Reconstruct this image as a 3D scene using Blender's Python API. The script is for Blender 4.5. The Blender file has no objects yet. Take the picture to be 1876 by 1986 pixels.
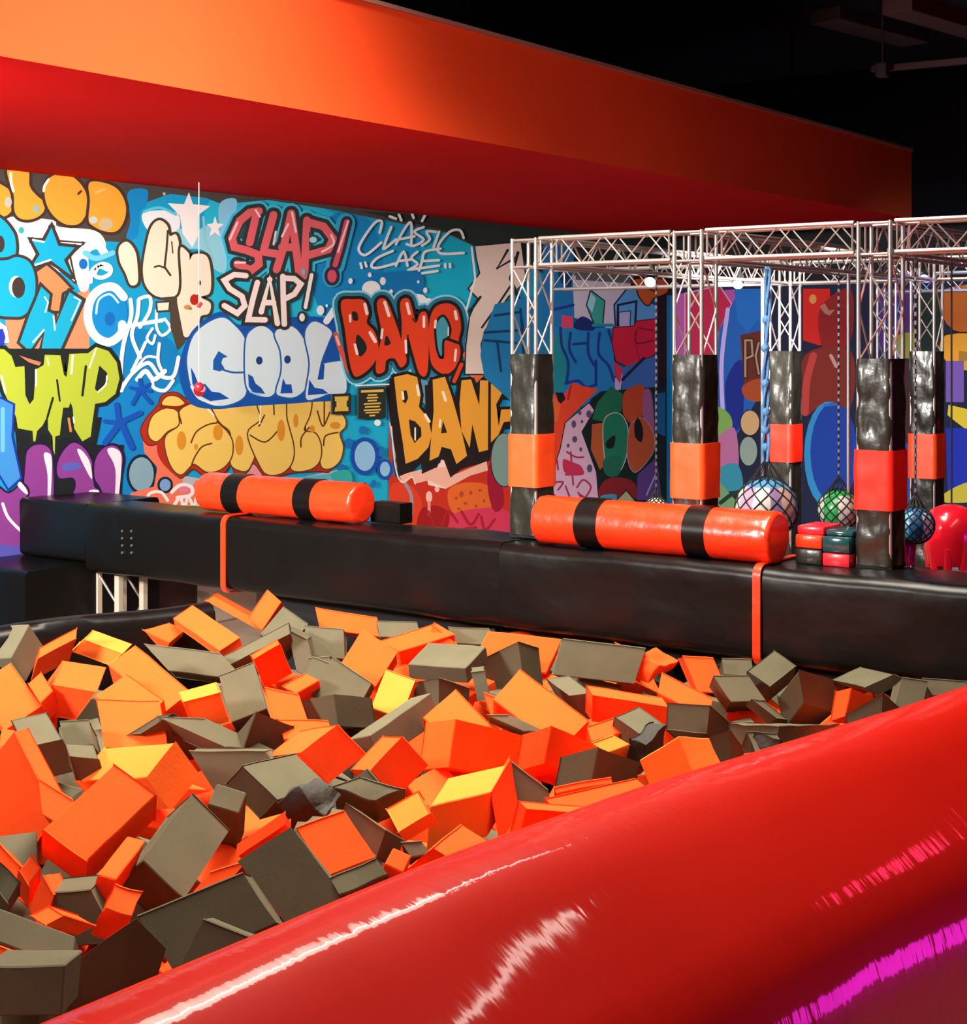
import bpy, bmesh, math, random
from mathutils import Vector, Matrix, noise
from mathutils.geometry import tessellate_polygon

# ------------------------------------------------------------------ camera
F = 3000.0                      # focal length in pixels of the 1876 x 1986 frame
CX, HY = 938.0, 670.0           # principal column, eye-level row
YAW = math.atan2(0.5935, 0.8048)
CAM = Vector((0, 0, 2.55))
FWD = Vector((-math.sin(YAW), math.cos(YAW), 0))
RGT = Vector((math.cos(YAW), math.sin(YAW), 0))
UP = Vector((0, 0, 1))
sc = bpy.context.scene
col = sc.collection
cd = bpy.data.cameras.new('camera'); cam = bpy.data.objects.new('camera', cd); col.objects.link(cam)
cam.location = CAM; cam.rotation_euler = (math.pi/2, 0, YAW)
cd.sensor_fit = 'HORIZONTAL'; cd.sensor_width = 36; cd.lens = 36*F/1876
cd.shift_y = -(993-HY)/1876
sc.camera = cam

# ------------------------------------------------------------------ light
sc.view_settings.view_transform = 'Standard'; sc.view_settings.look = 'None'
sc.view_settings.gamma = 1; sc.view_settings.use_curve_mapping = False
sc.view_settings.exposure = 0.0
w = bpy.data.worlds.new('world'); sc.world = w; w.use_nodes = True
w.node_tree.nodes['Background'].inputs[0].default_value = (1.0, 0.93, 0.85, 1)
w.node_tree.nodes['Background'].inputs[1].default_value = 0.05
def area(name, loc, target, sx, sy, power, color=(1, .9, .78), roll=None, spread=None):
    l = bpy.data.lights.new(name, 'AREA'); l.shape = 'RECTANGLE'; l.size = sx; l.size_y = sy
    l.energy = power; l.color = color
    if spread: l.spread = math.radians(spread)
    o = bpy.data.objects.new(name, l); col.objects.link(o); o.location = loc
    d = Vector(target)-Vector(loc)
    o.rotation_euler = d.to_track_quat('-Z', 'Y').to_euler()
    if roll is not None: o.rotation_euler = roll
    return o
# ceiling strips above the pit run along the room (size_y along Y when unrotated)
area('ceiling_strip_light', (-4.6, 4.6, 5.9), (0, 0, 0), .13, 10.0, 260, (1, .93, .84), roll=(0, 0, 0), spread=118)
area('ceiling_strip_light', (-0.3, 3.0, 5.6), (0, 0, 0), .14, 9.0, 120, (1, .90, .78), roll=(0, 0, 0))
area('ceiling_panel_light', (-5.2, 6.2, 6.1), (0, 0, 0), 2.2, 3.0, 480, (1, .90, .74), roll=(0, 0, 0), spread=110)
area('wall_wash_light', (-7.9, -.6, 3.7), (-10.6, 12.5, 1.9), 1.6, .8, 560, (1, .96, .90), spread=90)
area('wall_wash_light', (-7.6, 3.2, 3.7), (-11.5, 13.0, 2.2), .8, .4, 150, (1, .97, .93), spread=100)
area('hall_light', (0.5, -2.4, 4.6), (-7, 4.0, 4.4), 1.6, 1.0, 95, (1, .86, .74), spread=46)
area('magenta_stage_light', (2.2, 8.6, .36), (-1.7, 4.8, .5), 1.3, .6, 55, (1, .02, .75))
area('blue_stage_light', (-4.2, 14.5, 4.0), (-6.2, 18.5, 1.2), .8, .8, 80, (.3, .5, 1), spread=80)
area('course_fill_light', (-5.2, 10.9, 3.6), (-11, 17.5, -1.2), 1.0, .5, 120, (1, .88, .85), spread=68)  # unseen fill added to brighten the far murals
area('course_fill_light', (-4.2, 11.2, 4.6), (-4.2, 19, 0.2), 1.0, .5, 36, (1, .8, .75), spread=66)  # second added fill, aimed at the back wall
area('red_stage_light', (1.0, 11.5, 4.6), (-1.6, 10.5, 1.2), .7, .7, 50, (1, .03, .12))

# ------------------------------------------------------------------ helpers
def lin(c):
    c = c/255.0
    return c/12.92 if c <= .04045 else ((c+.055)/1.055)**2.4
def hexc(h, k=1.0):
    h = h.lstrip('#')
    return tuple(min(1, lin(int(h[i:i+2], 16))*k) for i in (0, 2, 4))+(1,)
def at(px, py, Z): return CAM+FWD*Z+RGT*((px-CX)/F*Z)+UP*((HY-py)/F*Z)
def ray(px, py): return FWD+RGT*((px-CX)/F)+UP*((HY-py)/F)
def on(px, py, axis, val):
    d = ray(px, py); t = (val-CAM[axis])/d[axis]
    return CAM+d*t
MATS = {}
def mat(name, color, rough=.6, spec=.5, metal=0, coat=0, coat_rough=.1, bump=None, noise_col=None, sheen=0):
    if name in MATS: return MATS[name]
    m = bpy.data.materials.new(name); m.use_nodes = True; nt = m.node_tree; b = nt.nodes['Principled BSDF']
    b.inputs['Base Color'].default_value = color; b.inputs['Roughness'].default_value = rough
    b.inputs['Specular IOR Level'].default_value = spec; b.inputs['Metallic'].default_value = metal
    b.inputs['Coat Weight'].default_value = coat; b.inputs['Coat Roughness'].default_value = coat_rough
    tc = nt.nodes.new('ShaderNodeTexCoord')
    prev = None
    for (scale, strength, dist, stretch) in (bump or []):
        mp = nt.nodes.new('ShaderNodeMapping'); mp.inputs['Scale'].default_value = stretch
        n = nt.nodes.new('ShaderNodeTexNoise'); n.inputs['Scale'].default_value = scale; n.inputs['Detail'].default_value = 3
        nt.links.new(tc.outputs['Object'], mp.inputs[0]); nt.links.new(mp.outputs[0], n.inputs['Vector'])
        bp = nt.nodes.new('ShaderNodeBump'); bp.inputs['Strength'].default_value = strength; bp.inputs['Distance'].default_value = dist
        nt.links.new(n.outputs['Fac'], bp.inputs['Height'])
        if prev: nt.links.new(prev.outputs[0], bp.inputs['Normal'])
        prev = bp
    if prev:
        nt.links.new(prev.outputs[0], b.inputs['Normal']); nt.links.new(prev.outputs[0], b.inputs['Coat Normal'])
    if noise_col:
        scale, k = noise_col
        n = nt.nodes.new('ShaderNodeTexNoise'); n.inputs['Scale'].default_value = scale; n.inputs['Detail'].default_value = 4
        nt.links.new(tc.outputs['Object'], n.inputs['Vector'])
        mr = nt.nodes.new('ShaderNodeMapRange'); mr.inputs[1].default_value = .3; mr.inputs[2].default_value = .7
        mr.inputs[3].default_value = 1-k; mr.inputs[4].default_value = 1+k
        nt.links.new(n.outputs['Fac'], mr.inputs[0])
        mx = nt.nodes.new('ShaderNodeVectorMath'); mx.operation = 'SCALE'; mx.inputs[0].default_value = color[:3]
        nt.links.new(mr.outputs[0], mx.inputs['Scale']); nt.links.new(mx.outputs[0], b.inputs['Base Color'])
    MATS[name] = m
    return m
def paint_mat(name, rough=.75, spec=.3):
    m = bpy.data.materials.new(name); m.use_nodes = True; nt = m.node_tree; b = nt.nodes['Principled BSDF']
    b.inputs['Roughness'].default_value = rough; b.inputs['Specular IOR Level'].default_value = spec
    a = nt.nodes.new('ShaderNodeAttribute'); a.attribute_name = 'paint'
    nt.links.new(a.outputs['Color'], b.inputs['Base Color'])
    return m

ORANGE = (.92, .115, .018, 1)
M_foam_o = mat('orange_foam', (.93, .085, .014, 1), .95, .1, bump=[(60, .25, .003, (1, 1, 1))], noise_col=(5, .05))
M_foam_g = mat('grey_foam', (.098, .090, .056, 1), .95, .1, bump=[(60, .25, .003, (1, 1, 1))], noise_col=(5, .08))
M_foam_lit = mat('lit_orange_foam', (.95, .20, .03, 1), .95, .1, bump=[(60, .25, .003, (1, 1, 1))], noise_col=(5, .05))  # the same orange foam, with strong light put into its colour
M_foam_d = mat('black_torn_foam', (.035, .033, .028, 1), .8, .3, bump=[(30, .6, .01, (1, 1, 1))])
M_black = mat('black_vinyl', (.0035, .003, .0028, 1), .32, .2, bump=[(2.5, .45, .03, (.6, 1, 1)), (12, .12, .008, (1, 1, 1))])
M_red = mat('red_vinyl', (.42, .0055, .0008, 1), .55, .08, coat=.34, coat_rough=.07, bump=[(1.3, .25, .03, (1, .5, 1)), (7, .5, .006, (.35, 2.0, .35))])
M_ovinyl = mat('orange_vinyl', (.80, .034, .006, 1), .28, .5, coat=.5, coat_rough=.08, bump=[(6, .45, .02, (1, 1, 1))])
M_oband = mat('orange_band_vinyl', (.88, .075, .010, 1), .4, .4)
M_tblack = mat('crinkled_black_vinyl', (.016, .015, .011, 1), .3, .4, coat=.22, coat_rough=.1, bump=[(5, .5, .03, (1, 1, .5)), (18, .25, .008, (1, 1, 1))])
M_alu = mat('aluminium_truss', (.46, .43, .40, 1), .32, .5, metal=.75)
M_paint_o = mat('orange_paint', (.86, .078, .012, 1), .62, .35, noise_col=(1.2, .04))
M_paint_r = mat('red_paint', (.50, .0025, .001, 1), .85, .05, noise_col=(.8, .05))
M_ceil = mat('navy_ceiling_paint', (.012, .018, .024, 1), .8, .3, noise_col=(.5, .3))
M_dark = mat('dark_paint', (.010, .010, .011, 1), .8, .2)
M_floor = mat('beige_floor', (.30, .22, .16, 1), .6, .4, noise_col=(3, .1))
M_mural = paint_mat('spray_paint')

def link(name, me, m=None, parent=None):
    o = bpy.data.objects.new(name, me); col.objects.link(o)
    if m:
        if isinstance(m, (list, tuple)):
            for x in m: me.materials.append(x)
        else: me.materials.append(m)
    if parent: o.parent = parent
    return o
def tag(o, label=None, cat=None, group=None, kind=None):
    if label: o['label'] = label
    if cat: o['category'] = cat
    if group: o['group'] = group
    if kind: o['kind'] = kind
    return o
def empty(name, loc=(0, 0, 0), rz=0):
    o = bpy.data.objects.new(name, None); col.objects.link(o); o.location = loc; o.rotation_euler = (0, 0, rz)
    o.empty_display_size = .1
    return o
class MB:
    """gathers shapes for one mesh"""
    def __init__(s): s.bm = bmesh.new()
    def box(s, a, b, bev=0, seg=2):
        r = bmesh.ops.create_cube(s.bm, size=1)
        vs = r['verts']
        for v in vs:
            v.co = Vector([(a[i]+b[i])/2+v.co[i]*(b[i]-a[i]) for i in range(3)])
        if bev:
            es = list({e for v in vs for e in v.link_edges})
            bmesh.ops.bevel(s.bm, geom=es, offset=bev, segments=seg, affect='EDGES', profile=.5)
        return s
    def tube(s, p, q, r, n=10, r2=None, caps=True):
        p, q = Vector(p), Vector(q); d = q-p
        M = Matrix.Translation((p+q)/2) @ d.to_track_quat('Z', 'Y').to_matrix().to_4x4()
        bmesh.ops.create_cone(s.bm, cap_ends=caps, segments=n, radius1=r, radius2=r if r2 is None else r2, depth=d.length, matrix=M)
        return s
    def lathe(s, p, axis, prof, n=32):
        """prof: (distance along axis, radius) list"""
        p = Vector(p); q = Vector(axis).to_track_quat('Z', 'Y').to_matrix()
        rings = []
        for (t, r) in prof:
            ring = []
            for k in range(n):
                a = 2*math.pi*k/n
                ring.append(s.bm.verts.new(p+q @ Vector((r*math.cos(a), r*math.sin(a), t))))
            rings.append(ring)
        for i in range(len(rings)-1):
            for k in range(n):
                s.bm.faces.new((rings[i][k], rings[i][(k+1) % n], rings[i+1][(k+1) % n], rings[i+1][k]))
        s.bm.faces.new(list(reversed(rings[0]))); s.bm.faces.new(rings[-1])
        return s
    def sphere(s, c, r, u=24, v=16, scale=(1, 1, 1)):
        M = Matrix.Translation(c) @ Matrix.Diagonal((scale[0], scale[1], scale[2], 1))
        bmesh.ops.create_uvsphere(s.bm, u_segments=u, v_segments=v, radius=r, matrix=M)
        return s
    def path(s, pts, r, n=6):
        for i in range(len(pts)-1): s.tube(pts[i], pts[i+1], r, n)
        return s
    def build(s, name, m=None, parent=None, smooth=False):
        me = bpy.data.meshes.new(name); bmesh.ops.recalc_face_normals(s.bm, faces=s.bm.faces)
        s.bm.to_mesh(me); s.bm.free()
        if smooth:
            for f in me.polygons: f.use_smooth = True
            try: me.set_sharp_from_angle(angle=math.radians(40))
            except Exception: pass
        return link(name, me, m, parent)

# ------------------------------------------------------------------ room
XW, YB = -11.5, 20.5            # mural wall, far wall
ZC = 6.4
def struct(name, mb, m, smooth=False):
    return tag(mb.build(name, m, None, smooth), kind='structure')
struct('floor', MB().box((XW-.2, -4, -.2), (7, YB+.2, 0)), M_floor)
wall_left = struct('wall_left', MB().box((XW-.2, -4, 0), (XW, YB, ZC)), M_dark)
wall_back = struct('wall_back', MB().box((XW-.2, YB, 0), (7, YB+.2, ZC)), M_dark)
struct('wall_right', MB().box((7, -4, 0), (7.2, YB+.2, ZC)), M_dark)
struct('wall_front', MB().box((XW-.2, -4.2, 0), (7.2, -4, ZC)), M_dark)
struct('ceiling', MB().box((XW-.2, -4.2, ZC), (7.2, YB+.2, ZC+.2)), M_ceil)
# bulkhead: lit orange fascia, red underside
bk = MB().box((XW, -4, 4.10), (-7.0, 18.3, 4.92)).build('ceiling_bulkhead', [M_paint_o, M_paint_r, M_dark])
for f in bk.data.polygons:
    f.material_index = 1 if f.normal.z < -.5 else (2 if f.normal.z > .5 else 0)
tag(bk, kind='structure')
struct('trim_1', MB().box((-7.02, -4, 4.92), (-6.97, 18.3, 4.95)), mat('pale_trim', (.35, .2, .15, 1), .7))
# ceiling services above the bulkhead
def ceil_beam(p, q, wd, ht, m, name, label, cat):
    p, q = Vector(p), Vector(q); d = (q-p); L = d.length
    mb = MB().box((0, -wd/2, -ht), (L, wd/2, 0), .01)
    o = mb.build(name, m); o.location = p; o.rotation_euler = (0, 0, math.atan2(d.y, d.x))
    return tag(o, label, cat)
M_duct = mat('dull_mauve_duct', (.035, .02, .03, 1), .6)
M_steel = mat('red_lit_steel', (.05, .01, .01, 1), .6)  # red light falling on the ceiling beam is put into this colour
p1 = on(1600, 15, 2, 5.9); p2 = on(1775, 62, 2, 5.9)
ceil_beam(p1, p2, .35, .14, M_duct, 'air_duct', 'dull mauve duct under the dark ceiling at the upper right', 'duct')
p1 = on(1690, 128, 2, 5.4); p2 = on(1990, 100, 2, 5.4)
ceil_beam(p1, p2, .06, .07, M_steel, 'ceiling_rail', 'thin dark red rail hung under the ceiling at the upper right edge', 'rail')
p1 = on(1740, -10, 2, 5.7); p2 = on(2000, 70, 2, 5.7)
ceil_beam(p1, p2, .30, .16, M_steel, 'ceiling_beam', 'wide beam tinted dark red as lit, crossing the top right corner', 'beam')
b0 = on(1712, 150, 2, 5.25)
t = MB().box((-.06, -.06, 0), (.06, .06, .15), .02).tube((0, 0, .14), (0, 0, ZC-b0.z), .01).build('ceiling_speaker', M_duct)
t.location = b0; tag(t, 'small dim speaker box hanging under the red ceiling rail', 'speaker')
b0 = on(1538, 225, 1, 17.5)
t = MB().tube((0, 0, 0), (0, 0, ZC-b0.z), .025).build('drop_pipe', M_steel); t.location = b0
tag(t, 'thin vertical pipe dropping from the dark ceiling behind the bulkhead', 'pipe')
# ------------------------------------------------------------------ murals
# every crop gives (origin x, origin y, scale): shapes are measured on the painted wall
FR = {'P': (0, 0, 1), 'A': (0, 320, 3.752), 'B': (0, 660, 3.752), 'C': (380, 360, 3.35), 'D': (200, 600, 3.752),
      'E': (600, 540, 3.894), 'F': (960, 420, 4.078), 'G': (960, 700, 4.078), 'H': (1376, 400, 3.752), 'I': (1376, 680, 3.752)}
def catmull(pts, closed, n=5):
    out = []; N = len(pts)
    rng = range(N) if closed else range(N-1)
    for i in rng:
        g = (lambda k: pts[k % N]) if closed else (lambda k: pts[min(max(k, 0), N-1)])
        p0, p1, p2, p3 = g(i-1), g(i), g(i+1), g(i+2)
        for j in range(n):
            t = j/n
            out.append(tuple(.5*((2*p1[a])+(-p0[a]+p2[a])*t+(2*p0[a]-5*p1[a]+4*p2[a]-p3[a])*t*t+(-p0[a]+3*p1[a]-3*p2[a]+p3[a])*t**3) for a in (0, 1)))
    if not closed: out.append(tuple(pts[-1]))
    return out
class Mural:
    def __init__(s, axis, val, inward):
        s.axis, s.val, s.inw = axis, val, inward
        s.v, s.f, s.c, s.n, s.up = [], [], [], 0, 0
        s.fr = 'P'
    def q(s, p):
        ox, oy, k = FR[s.fr]; return (ox+p[0]/k, oy+p[1]/k)
    def k(s): return FR[s.fr][2]
    def pt(s, p): return on(p[0], p[1], s.axis, s.val+s.inw*(.004+.00007*s.n+s.up))
    def fill(s, c, loops):
        s.n += 1
        w3 = [[Vector((p[0], p[1], 0)) for p in L] for L in loops]
        tris = tessellate_polygon(w3)
        flat = [p for L in loops for p in L]; b = len(s.v)
        s.v += [s.pt(p) for p in flat]
        for t in tris: s.f.append(tuple(b+i for i in t)); s.c.append(hexc(c, .92))
    def P(s, c, pts, smooth=True, holes=(), ol=None, w=0):
        L = [s.q(p) for p in pts]
        if smooth: L = catmull(L, True)
        H = []
        for h in holes:
            h = [s.q(p) for p in h]; H.append(catmull(h, True) if smooth else h)
        if ol:
            s._stroke(ol, L+[L[0]], w/s.k())
        s.fill(c, [L]+H)
        if ol and w:
            for h in H: s._stroke(ol, h+[h[0]], w*.35/s.k())
    def _stroke(s, c, L, w):
        s.n += 1; r = w/2
        lc = hexc(c, .92)
        Q = [L[0]]
        for p in L[1:]:
            if math.hypot(p[0]-Q[-1][0], p[1]-Q[-1][1]) > 1e-4: Q.append(p)
        closed = len(Q) > 3 and math.hypot(Q[0][0]-Q[-1][0], Q[0][1]-Q[-1][1]) < 1e-3
        if closed: Q = Q[:-1]
        n = len(Q)
        if n < 2: return
        ns = n if closed else n-1
        dirs = []
        for i in range(ns):
            (x0, y0), (x1, y1) = Q[i], Q[(i+1) % n]; d = math.hypot(x1-x0, y1-y0) or 1; dirs.append(((x1-x0)/d, (y1-y0)/d))
        b = len(s.v); sharp = []
        for i in range(n):
            d0 = dirs[(i-1) % ns] if (closed or i > 0) else dirs[0]
            d1 = dirs[i % ns] if (closed or i < n-1) else dirs[-1]
            tx, ty = d0[0]+d1[0], d0[1]+d1[1]; tl = math.hypot(tx, ty)
            if tl < .3: tx, ty, tl = d1[0], d1[1], 1
            tx, ty = tx/tl, ty/tl
            k = r/max(.55, tx*d1[0]+ty*d1[1])
            if d0[0]*d1[0]+d0[1]*d1[1] < .8: sharp.append(i)
            x, y = Q[i]
            s.v += [s.pt((x-ty*k, y+tx*k)), s.pt((x+ty*k, y-tx*k))]
        for i in range(ns):
            j = (i+1) % n
            s.f.append((b+2*i, b+2*j, b+2*j+1, b+2*i+1)); s.c.append(lc)
        s.up = .000035
        ends = ([] if closed else [0, n-1])+[i for i in sharp if closed or 0 < i < n-1]
        for i in ends:
            x, y = Q[i]; b = len(s.v); m_ = 14
            s.v += [s.pt((x+r*math.cos(2*math.pi*j/m_), y+r*math.sin(2*math.pi*j/m_))) for j in range(m_)]
            s.f.append(tuple(range(b, b+m_))); s.c.append(lc)
            s.up = .00003+(i % 4)*.000006
        s.up = 0
    def S(s, c, pts, w, smooth=True, ol=None, ow=0):
        L = [s.q(p) for p in pts]
        if smooth and len(L) > 2: L = catmull(L, False)
        if ol: s._stroke(ol, L, (w+2*ow)/s.k())
        s._stroke(c, L, w/s.k())
    def E(s, c, cx, cy, rx, ry, ol=None, w=0):
        n = 22
        L = [s.q((cx+rx*math.cos(2*math.pi*i/n), cy+ry*math.sin(2*math.pi*i/n))) for i in range(n)]
        if ol: s._stroke(ol, L+[L[0]], w/s.k())
        s.fill(c, [L])
    def letters(s, strokes, c, w, layers, smooth=False):
        """strokes drawn under several widening outlines"""
        for (oc, ow) in layers:
            for st in strokes: s.S(oc, st, w+ow, smooth)
        for st in strokes: s.S(c, st, w, smooth)
    def shapes(s, polys, c, layers, holes=None, smooth=True):
        for (oc, ow) in layers:
            for L in polys:
                L2 = [s.q(p) for p in L]; L2 = catmull(L2, True) if smooth else L2
                s._stroke(oc, L2+[L2[0]], ow/s.k()); s.fill(oc, [L2])
        for i, L in enumerate(polys): s.P(c, L, smooth)
    def build(s, parent, name='mural'):
        me = bpy.data.meshes.new(name); me.from_pydata([tuple(v) for v in s.v], [], s.f)
        at_ = me.attributes.new('paint', 'FLOAT_COLOR', 'FACE')
        for i, c in enumerate(s.c): at_.data[i].color = c
        me.update()
        o = link(name, me, M_mural, parent)
        return o

m = Mural(0, XW, 1)
DK, CY = '#3c3632', '#10b0dc'
# ground colours
m.P('#0fa2d4', [(-160, 300), (1330, 300), (1330, 1300), (-160, 1300)], False)
m.P('#0884c8', [(180, 690), (300, 640), (360, 720), (300, 800), (260, 990), (170, 990)])
m.P('#22bfe0', [(400, 400), (470, 380), (660, 420), (700, 560), (620, 640), (430, 620), (400, 520)])
m.P('#0c8ccc', [(640, 420), (720, 430), (740, 560), (640, 620), (600, 520)])
m.P('#10b6d6', [(830, 450), (940, 460), (930, 760), (850, 720), (820, 600)])
m.P('#14aed2', [(670, 740), (790, 740), (800, 1000), (660, 1000)], False)
m.P('#4a4541', [(-160, 310), (240, 330), (640, 380), (1330, 440), (1330, 575), (1100, 560), (1000, 498), (925, 480), (860, 450), (700, 418), (640, 406), (520, 388), (430, 396), (400, 384), (330, 376), (262, 400), (245, 470), (-160, 450)], False)
m.P('#26332f', [(700, 410), (1330, 440), (1330, 575), (1100, 560), (1000, 494), (925, 478), (860, 446)], False)
m.fr = 'A'
m.P('#e8946a', [(40, 1130), (650, 900), (650, 1420), (60, 1420)], False)
m.P('#f2eeea', [(50, 380), (380, 400), (430, 450), (700, 480), (770, 600), (650, 640), (650, 880), (590, 920), (520, 820), (230, 700), (120, 660), (100, 480)])
m.P('#0a8ccc', [(930, 200), (1070, 180), (1060, 300), (1020, 340), (1000, 520), (920, 530), (950, 400)])
m.P('#e9f4f8', [(1040, 350), (1290, 350), (1280, 520), (1100, 500)])
m.S('#5ad0e8', [(1050, 340), (1160, 310), (1280, 360)], 20)
m.P('#86cdee', [(1600, 280), (1720, 250), (1700, 420), (1640, 560), (1600, 470)])
m.P('#8fd8ea', [(1290, 470), (1420, 480), (1560, 430), (1640, 600), (1640, 780), (1540, 740), (1480, 620), (1300, 600)])
m.P('#f6f6f4', [(1375, 198), (1405, 285), (1532, 298), (1442, 365), (1440, 520), (1400, 600), (1330, 500), (1310, 370), (1222, 278), (1340, 285)], False)
m.P('#f6f6f4', [(1565, 370), (1582, 425), (1630, 430), (1590, 462), (1600, 520), (1565, 490), (1525, 520), (1538, 462), (1505, 430), (1550, 425)], False)
m.E('#c9bfb4', 1195, 210, 10, 12); m.S('#8fcfe0', [(1480, 380), (1500, 560), (1560, 700)], 18)
# orange balloon letters at the top left
for L in ([(-60, 140), (40, 160), (90, 220), (100, 300), (60, 360), (0, 382), (-60, 382)],
          [(60, 20), (200, 30), (215, 150), (260, 215), (320, 270), (322, 330), (280, 375), (210, 398), (140, 385), (105, 330), (100, 220), (70, 130)],
          [(360, 95), (470, 60), (560, 110), (620, 190), (640, 280), (620, 370), (570, 430), (480, 432), (400, 380), (345, 300), (325, 200)],
          [(650, 130), (760, 130), (860, 180), (915, 290), (905, 400), (850, 480), (760, 482), (680, 445), (645, 400), (655, 260)]):
    m.P('#f2a838', L, ol='#40302c', w=44)
m.S('#fff4e0', [(78, 60), (82, 130), (98, 190)], 20); m.S('#fff4e0', [(355, 105), (325, 150), (318, 190)], 18)
m.S('#f8c060', [(700, 200), (760, 175)], 22); m.E('#9cb4a0', 265, 320, 28, 30); m.E('#c0c0b0', 60, 270, 26, 40)
m.E('#c8b890', 770, 430, 50, 45); m.E('#c0d0c8', 680, 400, 30, 26); m.E('#3ab0b0', 155, 475, 20, 24)
m.S('#40302c', [(590, 190), (570, 210)], 16)
# cyan star
STAR = [(375, 455), (425, 590), (545, 600), (465, 690), (520, 805), (370, 695), (225, 745), (290, 650), (235, 550), (322, 560)]
m.P('#f6f6f4', [(430, 560), (600, 570), (500, 655), (545, 850), (440, 760)], False, ol=DK, w=30)
m.P(CY, STAR, False, ol=DK, w=52)
m.S('#e8f8fc', [(240, 545), (320, 560)], 14, False); m.S('#e8f8fc', [(370, 690), (250, 730)], 14, False)
# cyan B O W
m.P(CY, [(-80, 380), (10, 390), (90, 480), (115, 560), (110, 660), (60, 720), (-80, 720)], ol=DK, w=44)
m.E(DK, 0, 575, 34, 62)
m.P('#e8905c', [(340, 730), (260, 785), (262, 870), (350, 920), (360, 1060), (430, 1060), (450, 930), (510, 895), (450, 830), (400, 780)], False, ol=DK, w=40)
m.P(CY, [(60, 690), (130, 670), (215, 710), (255, 820), (250, 960), (200, 1070), (110, 1105), (-80, 1050), (-80, 740)], ol=DK, w=44)
m.E('#e8f8fc', 115, 885, 50, 78); m.E(DK, 135, 892, 48, 76)
m.P('#14aed4', [(300, 885), (362, 945), (345, 1065), (395, 1085), (405, 1165), (505, 925), (600, 985), (430, 1365), (300, 1355), (325, 1205), (215, 1355), (145, 1290), (215, 1090), (255, 1000)], False, ol=DK, w=44)
m.S('#f0fafc', [(325, 960), (350, 1000), (330, 1070)], 10, False); m.S('#f0fafc', [(540, 960), (585, 985), (520, 1130)], 10, False)
m.S('#f0fafc', [(320, 1200), (240, 1290)], 12, False); m.S('#f0fafc', [(390, 1100), (400, 1200)], 12, False)
m.P('#f4f4fa', [(0, 1140), (50, 1180), (70, 1290), (0, 1300)], False); m.P('#2838b8', [(-20, 1200), (20, 1190), (40, 1250), (10, 1400), (-20, 1420)], False)
m.E('#1070c8', 605, 720, 30, 38)
# white loop lettering
m.E('#0b8fd8', 790, 1080, 140, 190)
m.S('#f4fafc', [(900, 960), (830, 890), (740, 900), (660, 980), (640, 1120), (690, 1240), (790, 1290), (880, 1230), (890, 1160)], 62)
m.S('#bfe6f4', [(860, 1000), (800, 940), (720, 980), (700, 1080)], 16); m.E('#0a6cc0', 800, 1120, 38, 50)
m.S('#f4fafc', [(780, 760), (720, 740), (690, 800), (740, 820), (800, 790), (800, 740), (740, 720), (670, 770), (660, 850)], 30)
m.S('#f4fafc', [(600, 520), (700, 560), (760, 640)], 60); m.S('#6fd0ec', [(620, 640), (700, 680), (820, 640)], 40)
for L, w_ in (([(880, 1180), (1180, 1130)], 30), ([(950, 980), (955, 1100), (900, 1300), (880, 1480), (885, 1640)], 30),
              ([(1010, 980), (1000, 1100), (960, 1240), (1020, 1400)], 28), ([(1020, 970), (1090, 960), (1090, 1060), (1020, 1180)], 26),
              ([(1140, 1060), (1140, 1180), (1180, 1240), (1240, 1190), (1200, 1120)], 22), ([(1110, 1190), (1070, 1260), (1110, 1300), (1130, 1240)], 20),
              ([(1060, 1290), (1000, 1420), (960, 1500)], 24), ([(1160, 1300), (1150, 1420), (1180, 1500)], 24), ([(880, 1640), (960, 1520), (1080, 1440), (1160, 1530), (1260, 1540), (1300, 1400)], 28),
              ([(1000, 1560), (1060, 1500), (1120, 1560), (1200, 1500)], 34), ([(1110, 1560), (1120, 1620), (1200, 1640), (1260, 1570)], 26), ([(980, 1500), (1060, 1400), (1140, 1400)], 18)):
    m.S('#eef8fa', L, w_)
# cream hand
for L in ([(866, 600), (925, 558), (985, 630), (1003, 760), (1000, 858), (950, 872), (915, 790), (872, 700)],
          [(1300, 615), (1372, 640), (1382, 690), (1410, 650), (1500, 658), (1532, 760), (1530, 925), (1462, 960), (1532, 1005), (1520, 1080), (1462, 1100), (1440, 1175), (1352, 1255), (1310, 1150), (1288, 950)],
          [(1100, 455), (1158, 402), (1216, 440), (1235, 515), (1280, 505), (1302, 570), (1292, 640), (1302, 880), (1262, 958), (1140, 955), (1062, 880), (1040, 760), (1062, 600)]):
    m.P('#f4ecd2', L, ol='#453b2c', w=38)
m.S('#453b2c', [(1222, 480), (1212, 620), (1198, 742), (1240, 802)], 16, False); m.S('#453b2c', [(1125, 742), (1160, 735), (1200, 750)], 14)
m.S('#453b2c', [(1250, 560), (1258, 640)], 10)
m.P('#4e4436', [(1160, 965), (1280, 955), (1345, 1290), (1290, 1350), (1240, 1180), (1235, 1010)], False)
m.P('#f4ecd2', [(1145, 1005), (1230, 1000), (1225, 1055), (1150, 1060)], False, ol='#453b2c', w=26)
m.E('#b82818', 1415, 980, 32, 40); m.E('#d8905c', 1365, 1035, 26, 18); m.E('#7a9a30', 1385, 1045, 14, 10); m.S('#b82818', [(1400, 960), (1440, 950)], 14)
m.E('#4a4030', 1452, 858, 12, 20)
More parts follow.
